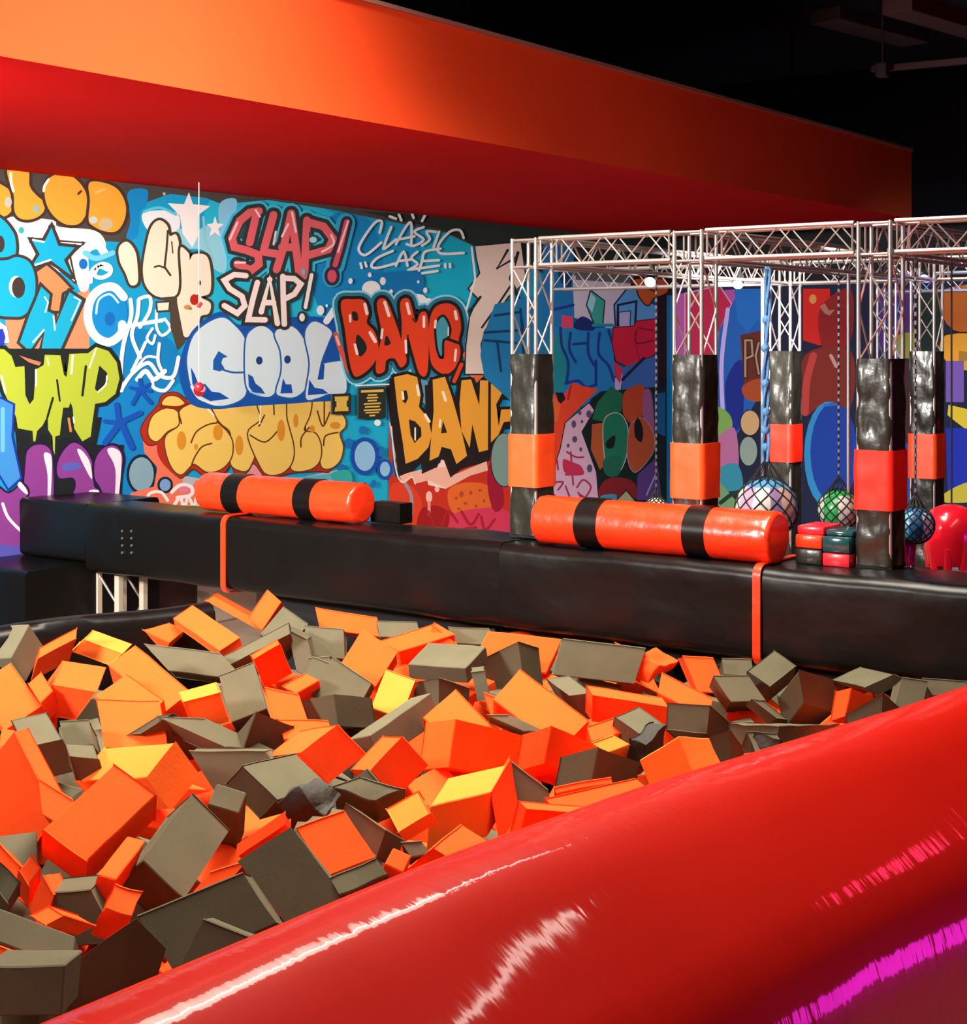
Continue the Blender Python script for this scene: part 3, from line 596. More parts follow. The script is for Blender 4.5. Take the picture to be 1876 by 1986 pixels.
# far wall behind the course
b = Mural(1, YB, -1)
b.P('#141a34', [(1310, 545), (2000, 545), (2000, 1200), (1310, 1200)], False)
b.P('#101014', [(1310, 300), (2000, 300), (2000, 545), (1310, 545)], False)
b.P('#a84a94', [(1312, 570), (1440, 560), (1440, 730), (1312, 720)], False)
b.P('#b01c44', [(1330, 570), (1395, 555), (1418, 590), (1395, 640), (1375, 730), (1330, 730)], False, ol='#c090c0', w=5)
b.P('#1858a8', [(1395, 640), (1430, 570), (1480, 560), (1500, 720), (1420, 860), (1380, 830)], False)
b.P('#1a66b8', [(1424, 560), (1495, 560), (1495, 640), (1470, 620), (1450, 645), (1430, 620)], False)
b.S('#b4a4dc', [(1412, 600), (1400, 700), (1402, 800)], 8); b.P('#0c2480', [(1408, 740), (1440, 700), (1440, 820), (1415, 825)])
b.P('#602414', [(1436, 650), (1480, 640), (1485, 770), (1445, 770)], False); b.letters([[(1446, 730), (1446, 660), (1458, 660), (1460, 690), (1448, 695)], [(1472, 665), (1466, 690), (1472, 725)]], '#a8846a', 4, [('#301408', 5)])
b.P('#a44418', [(1440, 750), (1475, 735), (1480, 775), (1450, 775)]); b.E('#c8a070', 1455, 820, 18, 24, ol='#101014', w=4); b.E('#8c9c90', 1452, 875, 17, 28, ol='#101014', w=4)
b.P('#78a04c', [(1380, 790), (1412, 800), (1420, 830), (1390, 860)]); b.P('#b06890', [(1384, 860), (1425, 830), (1430, 920), (1384, 900)])
b.P('#30889c', [(1395, 910), (1430, 900), (1440, 945), (1400, 950)]); b.P('#6c9464', [(1380, 930), (1410, 950), (1440, 1000), (1378, 1010)]); b.S('#0c3420', [(1398, 975), (1430, 955), (1445, 985)], 8)
b.P('#d01c14', [(1558, 560), (1610, 560), (1612, 660), (1590, 670), (1558, 660)], False); b.P('#8c1818', [(1590, 600), (1650, 560), (1650, 660), (1600, 680)])
b.E('#d09040', 1577, 580, 7, 9); b.P('#a87058', [(1590, 595), (1600, 588), (1608, 602), (1620, 600), (1610, 612), (1600, 608)], False)
b.P('#7c2416', [(1560, 690), (1650, 680), (1650, 790), (1590, 790), (1562, 800)]); b.S('#b83c34', [(1578, 690), (1565, 740), (1562, 800)], 14); b.S('#c08c80', [(1612, 690), (1622, 710)], 7)
b.E('#2c88b8', 1608, 882, 48, 104); b.E('#103c94', 1618, 878, 46, 98); b.S('#2c68a8', [(1600, 786), (1622, 784)], 5)
b.P('#50286c', [(1700, 560), (1770, 560), (1770, 680), (1700, 680)], False); b.P('#8c8c30', [(1730, 655), (1790, 645), (1790, 690), (1735, 690)]); b.P('#12281c', [(1775, 570), (1830, 570), (1830, 690), (1775, 690)], False)
b.P('#c46018', [(1835, 560), (1990, 560), (1990, 640), (1850, 640)]); b.P('#f0a024', [(1835, 650), (1990, 660), (1990, 720), (1850, 712)], ol='#180c08', w=6)
b.P('#7c58a0', [(1835, 700), (1870, 700), (1870, 780), (1835, 780)], False); b.P('#e8c428', [(1840, 785), (1862, 790), (1990, 820), (1990, 860), (1870, 830), (1838, 805)], False)
b.P('#182c9c', [(1835, 830), (1870, 830), (1990, 880), (1990, 1000), (1838, 950)], False); b.P('#c8b430', [(1835, 955), (1900, 930), (1990, 940), (1990, 965), (1838, 975)]); b.P('#b07c20', [(1990, 700), (1860, 680), (1860, 700)], False)
b.P('#3c1c20', [(1736, 700), (1770, 700), (1770, 900), (1736, 900)], False); b.P('#1c4890', [(1740, 860), (1765, 860), (1765, 1000), (1740, 1000)], False)
b.build(wall_back)

# notices screwed to the mural wall
def notice(px0, py0, px1, py1, label, base, marks):
    a = on(px0, py0, 0, XW+.06); c = on(px1, py1, 0, XW+.06)
    e = empty('notice_sign', ((XW+.05), (a.y+c.y)/2, (a.z+c.z)/2)); tag(e, label, 'sign', 'notice boards on the graffiti wall')
    W, H = c.y-a.y, a.z-c.z
    MB().box((0, -W/2, -H/2), (.018, W/2, H/2), .003).build('sign_board', base, e)
    mb = MB()
    for (u0, v0, u1, v1) in marks:
        mb.box((.0185, -W/2+u0*W, H/2-v1*H), (.0205, -W/2+u1*W, H/2-v0*H))
    mb.build('printing', mat('sign_gold', (.72, .48, .08, 1), .5), e)
M_signb = mat('sign_dark', (.02, .025, .02, 1), .5)
notice(643, 764, 680, 802, 'small square dark-edged sign with a yellow centre on the yellow letters', M_signb,
       [(.14, .14, .86, .2), (.14, .8, .86, .86), (.24, .2, .76, .8), (.16, .2, .24, .36), (.76, .2, .84, .36), (.16, .66, .24, .8), (.76, .66, .84, .8)])
notice(694, 752, 748, 810, 'larger black notice with lines of gold text left of the orange letters', M_signb,
       [(.1, .08, .9, .16), (.34, .22, .66, .27), (.3, .31, .7, .36), (.34, .4, .66, .45), (.2, .5, .8, .55), (.24, .6, .76, .65), (.2, .7, .8, .75), (.26, .79, .74, .83), (.4, .88, .6, .93)])
# ------------------------------------------------------------------ padded beam over the pit
BZ0, BZ1, BY0, BY1 = .625, 1.2, 8.55, 9.14
def padded_box(x0, x1, y0, y1, z0, z1, bev, nx, wob, seed):
    """soft vinyl cushion: rounded section swept along X, slightly puckered"""
    bm = bmesh.new(); sec = []
    def arc(cy, cz, a0, a1, n=5):
        for i in range(n+1):
            a = math.radians(a0+(a1-a0)*i/n); sec.append((cy+bev*math.cos(a), cz+bev*math.sin(a)))
    arc(y0+bev, z0+bev, 270, 180)
    for i in range(1, 6): sec.append((y0, z0+bev+(z1-z0-2*bev)*i/6))
    arc(y0+bev, z1-bev, 180, 90)
    for i in range(1, 4): sec.append((y0+bev+(y1-y0-2*bev)*i/4, z1))
    arc(y1-bev, z1-bev, 90, 0); arc(y1-bev, z0+bev, 0, -90)
    rings = []
    for i in range(nx+1):
        x = x0+(x1-x0)*i/nx; ring = []
        for (y, z) in sec:
            n = noise.noise(Vector((x*1.3+seed, y*2, z*2)))*wob+noise.noise(Vector((x*4+seed, y*3, z*5)))*wob*.35
            cy, cz = (y0+y1)/2, (z0+z1)/2
            d = Vector((0, (y-cy)/(y1-y0), (z-cz)/(z1-z0))).normalized()
            ring.append(bm.verts.new((x, y+d.y*n, z+d.z*n)))
        rings.append(ring)
    m_ = len(sec)
    for i in range(nx):
        for k in range(m_): bm.faces.new((rings[i][k], rings[i][(k+1) % m_], rings[i+1][(k+1) % m_], rings[i+1][k]))
    bm.faces.new(rings[0]); bm.faces.new(list(reversed(rings[-1])))
    mb = MB(); mb.bm.free(); mb.bm = bm
    return mb
def strap(x, w_, m_=None, parent=None, grow=.012):
    mb = MB()
    y0, y1, z0, z1, b_ = BY0-grow, BY1+grow, BZ0-grow, BZ1+grow, .07
    pts = []
    for (cy, cz, a0) in ((y0+b_, z0+b_, 270), (y0+b_, z1-b_, 180), (y1-b_, z1-b_, 90), (y1-b_, z0+b_, 0)):
        for i in range(6):
            a = math.radians(a0-90*i/5); pts.append((cy+b_*math.cos(a), cz+b_*math.sin(a)))
    n = len(pts); vs = []
    for (y, z) in pts:
        d = Vector((0, y-(y0+y1)/2, z-(z0+z1)/2)).normalized()*.012
        vs.append([mb.bm.verts.new((x+s*w_/2, y+d.y*(s2 > 0), z+d.z*(s2 > 0))) for s in (-1, 1) for s2 in (0, 1)])
    for i in range(n):
        p, q = vs[i], vs[(i+1) % n]
        for (u, v) in ((0, 1), (1, 3), (3, 2), (2, 0)): mb.bm.faces.new((p[u], p[v], q[v], q[u]))
    return mb.build('strap', m_ or M_ovinyl, parent, True)
def bx(px, y=BY0): return on(px, 1000, 1, y).x
beam = empty('padded_beam', (bx(165), (BY0+BY1)/2, BZ0))
tag(beam, 'long black vinyl padded beam across the back of the foam pit with orange straps', 'padded beam')
bi = beam.location.copy()
def under(o, root):
    o.parent = root; o.matrix_parent_inverse = Matrix.Translation(root.location).inverted() if not root.rotation_euler.z else root.matrix_world.inverted()
    return o
xs = [bx(165)+.004, bx(970), -1.45]
for i in range(2):
    under(padded_box(xs[i], xs[i+1]-.004, BY0, BY1, BZ0, BZ1, .07, 90, .018, i*7.7).build('vinyl_cover', M_black, None, True), beam)
for px_ in (436, 1470): under(strap(bx(px_), .052), beam)
mb = MB()
for i in range(4):
    for s in (-1, 1):
        p = on(246+s*9, 1030+i*14, 1, BY0-.006); mb.tube((p.x, p.y-.004, p.z), (p.x, p.y+.01, p.z), .011, 10)
under(mb.build('lacing_eyelets', mat('dull_eyelet', (.12, .12, .11, 1), .4, metal=.5)), beam)
# supports standing under the beam
def support(xc, y0, label):
    e = empty('beam_support', (xc, y0, 0)); tag(e, label, 'support frame')
    r = .022; w_ = .27
    for sx in (0, 1):
        for sy in (0, 1):
            MB().box((sx*w_-.028, sy*w_-.028, 0), (sx*w_+.028, sy*w_+.028, BZ0-.02), .006).build('post', M_beige, e)
    mb = MB()
    for sy in (0, 1):
        mb.tube((0, sy*w_, .60), (w_, sy*w_, .33), .012).tube((w_, sy*w_, .33), (0, sy*w_, .06), .012)
    mb.build('bracing', M_alu, e, True)
    MB().box((-.06, -.06, 0), (w_+.06, w_+.06, .015)).build('base_plate', M_alu, e)
M_beige = mat('beige_post', (.42, .34, .26, 1), .5)
support(bx(190, 8.72), 8.72, 'beige lattice support under the left end of the black beam')
support(-2.4, 8.72, 'lattice support under the right end of the black beam')
t = padded_box(bx(255, 9.6), bx(335, 9.6), 9.3, 9.9, 0, .50, .04, 8, .004, 3).build('storage_box', mat('dark_maroon', (.03, .008, .007, 1), .6), None, True)
tag(t, 'dark maroon box on the floor behind the lattice support', 'box')
t = MB().box((bx(340, 10.2), 9.9, 0), (bx(455, 10.2), 10.5, .30), .02).build('lit_floor_block', M_beige); tag(t, 'low beige block added for the lit floor glimpsed under the black beam', 'floor block')  # beige block added in place of the lit floor behind

# black steps on the left
def block(name, x0, x1, y0, y1, z0, z1, label, seed, cat):
    o = padded_box(x0, x1, y0, y1, z0, z1, .045, 14, .008, seed).build(name, M_black, None, True)
    return tag(o, label, cat)
xr = bx(163)-.014; xl = XW+.02
block('step_block', bx(44, 8.6), xr, 8.57, 9.4, .70, 1.2, 'upper black vinyl step block beside the left end of the beam', 1, 'step block')
block('step_block', XW+.03, xr, 7.96, 9.4, 0, .695, 'lower wide black vinyl step block at the left edge of the pit', 2, 'step block')

# ------------------------------------------------------------------ bolsters on the beam
def bolster(pxl, pxr, yc, r, bands, label, seed):
    a = bx(pxl, yc); b_ = bx(pxr, yc); L = b_-a
    e = empty('roller_bolster', (a, yc, BZ1+.004)); tag(e, label, 'bolster', 'orange bolsters lying on the black beam')
    def body(x0, x1, rr, mm, nm, par, capr=.03, wob=.006, n=44):
        bm = bmesh.new(); rings = []; nx = max(3, int((x1-x0)/.03))
        pr = []
        if capr:
            for i in range(5):
                t_ = i/4*math.pi/2; pr.append((x0+capr-capr*math.cos(t_), rr-capr+capr*math.sin(t_)))
        for i in range(nx+1): pr.append((x0+capr+(x1-x0-2*capr)*i/nx, rr))
        if capr:
            for i in range(1, 5):
                t_ = i/4*math.pi/2; pr.append((x1-capr+capr*math.sin(t_), rr-capr+capr*math.cos(t_)))
        for (x, q) in pr:
            ring = []
            for k in range(n):
                an = 2*math.pi*k/n
                edge = min(1, .25+1.6*math.exp(-min(x-x0, x1-x)*14)) if capr else .3
                w_ = wob*edge*noise.noise(Vector((x*16+seed, math.cos(an)*5, math.sin(an)*5)))+wob*.5*noise.noise(Vector((x*3+seed, math.cos(an)*2, math.sin(an)*2)))
                ring.append(bm.verts.new((x, (q+w_)*math.cos(an), r+(q+w_)*math.sin(an))))
            rings.append(ring)
        for i in range(len(rings)-1):
            for k in range(n): bm.faces.new((rings[i][k], rings[i][(k+1) % n], rings[i+1][(k+1) % n], rings[i+1][k]))
        bm.faces.new(rings[0]); bm.faces.new(list(reversed(rings[-1])))
        mb = MB(); mb.bm.free(); mb.bm = bm
        return mb.build(nm, mm, par, True)
    body(0, L, r, M_ovinyl, 'vinyl_cover', e)
    for (p0, p1) in bands:
        x0, x1 = bx(p0, yc)-a, bx(p1, yc)-a
        body(x0, x1, r+.007, M_black, 'velcro_band', e, 0, .002)
    return e
bolster(402, 704, 8.84, .155, [(455, 486), (594, 626)], 'shorter orange vinyl bolster with two black bands on the left half of the beam', 1.5)
bolster(1052, 1512, 8.73, .163, [(1138, 1180), (1346, 1388)], 'longer orange vinyl bolster with two black bands in front of the middle tower', 5.2)
o = padded_box(bx(722, 9.0), bx(779, 9.0), 8.98, 9.13, BZ1+.004, BZ1+.16, .015, 4, .002, 9).build('padded_block', M_black, None, True)
tag(o, 'small black padded block on the beam right behind the shorter orange bolster', 'padded block')
# chequered block
e = empty('chequered_block', (bx(1542, 8.82), 8.82, BZ1+.004)); tag(e, 'red and black chequered padded block between the long bolster and the third tower', 'padded block')
Wc = bx(1648, 8.82)-bx(1542, 8.82); Hc = .235
M_tp = mat('red_pink_vinyl', (.65, .015, .03, 1), .3, coat=.5)
M_gl = mat('dark_teal_vinyl', (.01, .05, .06, 1), .15, coat=.6)
for (u0, u1, v0, v1, mm) in ((0, .5, 0, .42, M_tblack), (0, .5, .42, .78, M_ovinyl), (.5, 1, 0, .36, M_tp), (.5, 1, .36, .78, M_gl)):
    MB().box((u0*Wc+.001, 0, v0*Hc+.001), (u1*Wc-.001, .3, v1*Hc-.001), .012).build('panel', mm, e, True)
MB().box((0, .03, .78*Hc), (.5*Wc-.001, .3, Hc), .012).build('top_panel', M_tp, e, True)
MB().box((.5*Wc, .05, .78*Hc), (Wc, .3, .93*Hc), .012).build('top_panel', M_gl, e, True)

# ------------------------------------------------------------------ truss towers
TW = .20
def lattice(mb, p, q, r, step):
    """zig-zag between two parallel chords given as (start, end) pairs"""
    (p0, p1), (q0, q1) = p, q; L = (Vector(p1)-Vector(p0)).length; n = max(2, int(round(L/step)))
    P = [Vector(p0).lerp(Vector(p1), i/n) for i in range(n+1)]; Q = [Vector(q0).lerp(Vector(q1), i/n) for i in range(n+1)]
    for i in range(n):
        mb.tube(P[i] if i % 2 == 0 else Q[i], Q[i+1] if i % 2 == 0 else P[i+1], r, 8)
def tower(x, y, z0, zpad, zb0, zb1, ztop, label, lit, bandm):
    e = empty('truss_tower', (x, y, z0)); tag(e, label, 'truss tower', 'padded truss towers of the obstacle course')
    h = TW/2; H = ztop-z0; cs = [(-h, -h), (h, -h), (h, h), (-h, h)]
    for (cx, cy) in cs: MB().tube((cx, cy, .02), (cx, cy, H), .0135, 12).build('chord', M_alu, e, True)
    zp = zpad-z0
    for i in range(4):
        a, b_ = cs[i], cs[(i+1) % 4]
        mb = MB()
        lattice(mb, ((a[0], a[1], zp-.02), (a[0], a[1], H-.20)), ((b_[0], b_[1], zp-.02), (b_[0], b_[1], H-.20)), .0065, .27)
        mb.tube((a[0], a[1], H-.20), (b_[0], b_[1], H-.20), .008, 8)
        mb.build('bracing', M_alu, e, True)
        MB().tube((a[0], a[1], H-.012), (b_[0], b_[1], H-.012), .009, 8).build('top_rail', M_alu, e, True)
    for (cx, cy) in cs: MB().tube((cx, cy, H-.215), (cx, cy, H-.17), .019, 10).build('coupler', M_alu, e, True)
    MB().box((-h-.014, -h-.014, 0), (h+.014, h+.014, .02)).build('base_plate', M_dark, e)
    def pad(za, zb, g, nm, mm, wob):
        bm = bmesh.new(); n = 30; rings = []; k_ = 9; G = h+g; rb = .03
        sec = []
        for (sx, sy, a0) in ((1, 1, 0), (-1, 1, 90), (-1, -1, 180), (1, -1, 270)):
            for i in range(4):
                a = math.radians(a0+30*i); sec.append((sx*(G-rb)+rb*math.cos(a), sy*(G-rb)+rb*math.sin(a)))
            nx_ = {(1, 1): (-1, 1), (-1, 1): (-1, -1), (-1, -1): (1, -1), (1, -1): (1, 1)}[(sx, sy)]
            a = math.radians(a0+90); p_ = (sx*(G-rb)+rb*math.cos(a), sy*(G-rb)+rb*math.sin(a)); q_ = (nx_[0]*(G-rb)+rb*math.cos(a), nx_[1]*(G-rb)+rb*math.sin(a))
            for i in range(1, 8): sec.append((p_[0]+(q_[0]-p_[0])*i/8, p_[1]+(q_[1]-p_[1])*i/8))
        n = max(2, int((zb-za)/.03))
        for i in range(n+1):
            z = za+(zb-za)*i/n
            ring = []
            for (sx, sy) in sec:
                w_ = wob*noise.noise(Vector((sx*9+x*3, sy*9+y, z*7)))+wob*.6*noise.noise(Vector((sx*20+x*3, sy*20, z*16)))
                d = Vector((sx, sy)).normalized(); ring.append(bm.verts.new((sx+d.x*w_, sy+d.y*w_, z-z0)))
            rings.append(ring)
        for i in range(n):
            for k in range(len(sec)): bm.faces.new((rings[i][k], rings[i][(k+1) % len(sec)], rings[i+1][(k+1) % len(sec)], rings[i+1][k]))
        bm.faces.new(rings[0]); bm.faces.new(list(reversed(rings[-1])))
        mb_ = MB(); mb_.bm.free(); mb_.bm = bm
        return mb_.build(nm, mm, e, True)
    pad(z0+.02, zpad, .018, 'vinyl_pad', M_tblack, .010)
    b_ = pad(zb0, zb1, .028, 'orange_band', bandm, .003)
    return e
Zb = BZ1+.006
M_rband = mat('red_band_vinyl', (.75, .02, .006, 1), .35, .4)
YT, YT2 = 8.985, 12.9
tower(-6.20, YT, Zb, 2.49, 1.56, 1.93, 3.30, 'first silver truss tower of the front row, nearest the graffiti wall', 1, M_oband)
tower(-4.90, YT, Zb, 2.49, 1.555, 1.915, 3.30, 'middle silver truss tower of the front row, behind the long orange bolster', 1, M_oband)
tower(-3.63, YT, Zb, 2.47, 1.56, 1.92, 3.30, 'right silver truss tower of the front row with a deep red band', 1, M_rband)
tower(-6.12, YT2, 0, 2.50, 1.50, 1.84, 3.30, 'slim rear truss tower beside the hanging blue rope, narrow red band', 1, M_rband)
tower(-4.80, YT2, 0, 2.50, 1.42, 1.80, 3.30, 'rear truss tower at the right behind the front row, bright orange band', 1, M_oband)
def hz(p, q, label, d=.185, step=.165):
    """horizontal box truss from p to q (centre of its underside)"""
    p, q = Vector(p), Vector(q); u = (q-p).normalized(); s = Vector((-u.y, u.x, 0))*(TW/2)
    e = empty('truss_span', p); tag(e, label, 'truss span', 'horizontal truss spans of the obstacle course')
    L = (q-p).length
    ch = [(s*a+Vector((0, 0, z))) for a in (-1, 1) for z in (0, d)]
    for c in ch: MB().tube(c, c+u*L, .0135, 12).build('chord', M_alu, e, True)
    for (a, b_) in ((0, 1), (2, 3)):
        mb = MB()
        lattice(mb, (ch[a], ch[a]+u*L), (ch[b_], ch[b_]+u*L), .0055, step)
        for t_ in (.01, .99): mb.tube(ch[a]+u*L*t_, ch[b_]+u*L*t_, .007, 8)
        mb.build('bracing', M_alu, e, True)
    return e
zt = 3.3-.19
g = TW/2+.03
hz((-6.20+g, YT, zt), (-4.90-g, YT, zt), 'front truss span between the first and middle towers')
hz((-4.90+g, YT, zt), (-3.63-g, YT, zt), 'front truss span between the middle and right towers')
hz((-3.63+g, YT, zt), (-2.3, YT, zt), 'front truss span running out of the picture past the right tower')
hz((-6.12+g, YT2, zt), (-4.80-g, YT2, zt), 'rear truss span between the two rear towers')
hz((-4.80+g, YT2, zt), (-2.6, YT2, zt), 'rear truss span running out to the right of the rear towers')
hz((-8.6, YT2, zt), (-6.12-g, YT2, zt), 'rear truss span reaching left from the rear tower towards the graffiti wall')
hz((-6.16, YT+g, zt), (-6.14, YT2-g, zt), 'side truss span running back from the first tower')
hz((-4.89, YT+g, zt), (-4.82, YT2-g, zt), 'side truss span running back from the middle tower')
hz((-3.63, YT+g, zt), (-3.60, 15.0, zt), 'side truss span running back from the right tower')
hz((-6.14, 15.6, zt), (-2.8, 15.6, zt), 'farthest truss span near the graffiti at the back')
tower(-6.20, 15.6, 0, 2.4, 1.4, 1.7, 3.30, 'farthest slim truss tower, mostly hidden behind the rear tower', 1, M_rband)
tower(-3.60, 15.2, 0, 2.4, 1.4, 1.7, 3.30, 'farthest truss tower showing behind the right front tower', 1, M_rband)
# thin poles of the course
for (px_, y_, lab) in ((1479, 12.0, 'thin silver pole left of the hanging blue rope'), (1646, 11.2, 'thin silver pole just left of the right front tower')):
    x_ = on(px_, 700, 1, y_).x
    o = MB().tube((0, 0, 0), (0, 0, zt), .014, 10).box((-.05, -.05, 0), (.05, .05, .01)).build('support_pole', M_alu, None, True); o.location = (x_, y_, 0)
    tag(o, lab, 'pole')
# stage lights on the trusses
def lamp(p, d, c, label, power):
    e = empty('stage_light', p); tag(e, label, 'stage light', 'lamps clamped on the trusses')
    dv = Vector(d).normalized()
    MB().tube((0, 0, 0), dv*.13, .035, 20, .05).tube((0, 0, 0), (0, 0, .09), .01).build('housing', M_dark, e, True)
    mm = bpy.data.materials.new('lens_glow'); mm.use_nodes = True; bb = mm.node_tree.nodes['Principled BSDF']
    bb.inputs['Emission Color'].default_value = c; bb.inputs['Emission Strength'].default_value = power
    MB().tube(dv*.13, dv*.134, .045, 20).build('lens', mm, e)
lamp(on(1806, 520, 1, 12.9), (-.1, -.6, -.6), (.03, .04, 1, 1), 'glowing blue stage light on the truss at the upper right', 14)
lamp(on(1268, 530, 1, 10.7), (.2, -.7, -.5), (.8, .9, 1, 1), 'small white stage light on the rear truss left of the middle tower', 4)
lamp(on(1436, 536, 1, 12.1), (.2, -.7, -.5), (.7, 1, .8, 1), 'small greenish stage light on the rear truss right of the middle tower', 1.2)
# blue fluorescent strip behind the middle tower
p = on(1388, 552, 1, 12.8); q = on(1478, 552, 1, 12.8)
e = empty('tube_light', p); tag(e, 'pale blue tube light on the rear truss right of the middle tower', 'tube light')
mm = bpy.data.materials.new('blue_tube_glow'); mm.use_nodes = True; bb = mm.node_tree.nodes['Principled BSDF']
bb.inputs['Emission Color'].default_value = (.35, .6, 1, 1); bb.inputs['Emission Strength'].default_value = 2.2
MB().tube((0, 0, 0), (q.x-p.x, 0, 0), .02, 12).build('tube', mm, e, True)
MB().box((-.02, -.02, .02), (q.x-p.x+.02, .03, .05)).build('housing', M_alu, e)

# ------------------------------------------------------------------ net balls
M_net = mat('black_net_cord', (.01, .01, .012, 1), .7)
M_rope = mat('blue_rope', (.10, .28, .55, 1), .7, bump=[(90, .6, .01, (1, 1, .3))])
M_chain = mat('dull_chain', (.10, .09, .10, 1), .45, metal=.7)
def net_ball(c, r, cols, ztop, hang, label, knots):
    e = empty('net_ball', (c.x, c.y, c.z-r)); tag(e, label, 'hanging ball', 'balls hung in nets')
    bm = bmesh.new(); bmesh.ops.create_uvsphere(bm, u_segments=32, v_segments=20, radius=r, matrix=Matrix.Translation((0, 0, r)))
    me = bpy.data.meshes.new('ball'); bm.to_mesh(me); bm.free()
    a_ = me.attributes.new('paint', 'FLOAT_COLOR', 'FACE')
    for f in me.polygons:
        d = (f.center-Vector((0, 0, r))).normalized(); k_ = int((math.atan2(d.y, d.x)/(2*math.pi)+.5)*len(cols)*2) % len(cols)
        a_.data[f.index].color = hexc(cols[k_] if d.z < .75 else cols[0], .9); f.use_smooth = True
    link('ball', me, M_ball, e)
    mb = MB(); n = 12; R = r*1.02
    for sgn in (1, -1):
        for k_ in range(n):
            pts = []
            for i in range(15):
                t_ = i/14*math.pi*.97+.02; ph = 2*math.pi*k_/n+sgn*t_*1.0
                pts.append(Vector((R*math.sin(t_)*math.cos(ph), R*math.sin(t_)*math.sin(ph), r+R*math.cos(t_))))
            mb.path(pts, .0045, 5)
    for k_ in range(n):   # gathered neck of the net
        ph = 2*math.pi*k_/n; mb.tube((R*.55*math.cos(ph), R*.55*math.sin(ph), r+R*.84), (.012*math.cos(ph), .012*math.sin(ph), 2*r+.55*r), .004, 5)
    mb.build('net', M_net, e)
    top = ztop-(c.z-r); mb = MB(); z = 2*r+.5*r
    if hang == 'rope':
        random.seed(4)
        for s in range(3):
            pts = []; zz = z
            while zz < top:
                pts.append(Vector((.016*math.cos(zz*9+s*2.1)+.012*math.sin(zz*4+s), .016*math.sin(zz*9+s*2.1), zz))); zz += .05
            pts.append(Vector((0, 0, top))); mb.path(pts, .011, 6)
        for zz in knots: mb.sphere((random.uniform(-.01, .01), 0, z+zz), .032, 10, 8)
        mb.build('rope', M_rope, e, True)
    else:
        zz = z; i = 0
        while zz < top:
            if i % 2: mb.box((-.010, -.003, zz), (.010, .003, zz+.034), .003, 1)
            else: mb.box((-.003, -.010, zz), (.003, .010, zz+.034), .003, 1)
            zz += .028; i += 1
        mb.build('chain', M_chain, e)
    return e
M_ball = paint_mat('glossy_ball_paint', .3, .5)
yb_ = 9.97; c = on(1487, 985, 1, yb_); r = 60/F*((c-CAM).dot(FWD))
net_ball(c, r, ['#5aa8e0', '#d8d8cc', '#c8a4c0', '#e8e8e0', '#9a84b4', '#d4b8a8'], zt, 'rope', 'large blue and white ball in a black net hanging behind the long bolster', [.1, .22, .35, .55, .8, 1.0])
yb_ = 11.2; c = on(1627, 988, 1, yb_); r = 40/F*((c-CAM).dot(FWD))
net_ball(c, r, ['#38c060', '#c8ccc0', '#2ca050', '#dcd8d0', '#d0a890'], zt, 'chain', 'smaller green and white netted ball on a chain left of the right front tower', [])
yb_ = 9.55; c = on(1776, 1018, 1, yb_); r = 36/F*((c-CAM).dot(FWD))
net_ball(c, r, ['#2c78b8', '#58b0d8', '#2068a0', '#c8dce8'], zt, 'chain', 'blue netted ball on a chain right of the right front tower', [])
yb_ = 10.6; c = on(1273, 985, 1, yb_); r = 22/F*((c-CAM).dot(FWD))
net_ball(c, r, ['#e8e0d0', '#c8b8a0', '#f0f0e8'], zt, 'chain', 'small pale netted ball left of the middle tower', [])
# red hanging cones / bags at the right edge
def bag(px_, y_, py0, py1, rpx, label, mm, flare):
    a = on(px_, py0, 1, y_); b_ = on(px_, py1, 1, y_); Z = (a-CAM).dot(FWD); r = rpx/F*Z; H = a.z-b_.z
    e = empty('punch_bag', (a.x, y_, b_.z)); tag(e, label, 'punch bag', 'red bags hung at the right of the course')
    pr = [(0, r*flare), (.06*H, r*flare*1.05), (.22*H, r*.95), (.4*H, r*1.02), (.6*H, r*1.06), (.8*H, r*.95), (.92*H, r*.7), (.985*H, r*.35), (H, r*.1)]
    MB().lathe((0, 0, 0), (0, 0, 1), pr, 28).build('bag', mm, e, True)
    mb = MB()
    for k_ in range(9):
        an = 2*math.pi*k_/9; mb.tube((r*flare*.9*math.cos(an), r*flare*.9*math.sin(an), -.05*H), (r*.92*math.cos(an), r*.92*math.sin(an), .3*H), r*.16, 10, r*.10)
    mb.build('tassel', mm, e, True)
    MB().tube((0, 0, H), (0, 0, zt-b_.z), .006).build('hanging_cord', M_net, e)
M_redg = mat('glossy_red_vinyl', (.85, .01, .03, 1), .22, coat=.5)
M_mag = mat('dark_magenta_vinyl', (.22, .004, .04, 1), .3, coat=.4)
bag(1846, 10.1, 978, 1094, 52, 'large glossy red bag hanging at the right edge above the beam', M_redg, .85)
bag(1752, 9.6, 1030, 1094, 24, 'dark magenta bag low between the right tower and the glossy red bag', M_mag, .95)

# cord hanging in front of the mural
p = on(386, 378, 0, -10.9); q = on(386, 744, 0, -10.9)
e = empty('hanging_cord', (p.x, p.y, q.z)); tag(e, 'thin pale cord with a red ball hanging in front of the graffiti wall', 'cord')
MB().tube((0, 0, 0), (0, 0, 4.10-q.z), .006, 8).build('cord', mat('pale_cord', (.55, .48, .38, 1), .7), e)
MB().sphere((0, 0, -.03), .045, 16, 12).build('ball', mat('red_knob', (.6, .02, .04, 1), .35, coat=.4), e, True)
MB().sphere((0, 0, .74), .022, 14, 10).sphere((.03, -.01, .755), .02, 12, 8).build('bow', mat('red_knob', (.6, .02, .04, 1)), e, True)

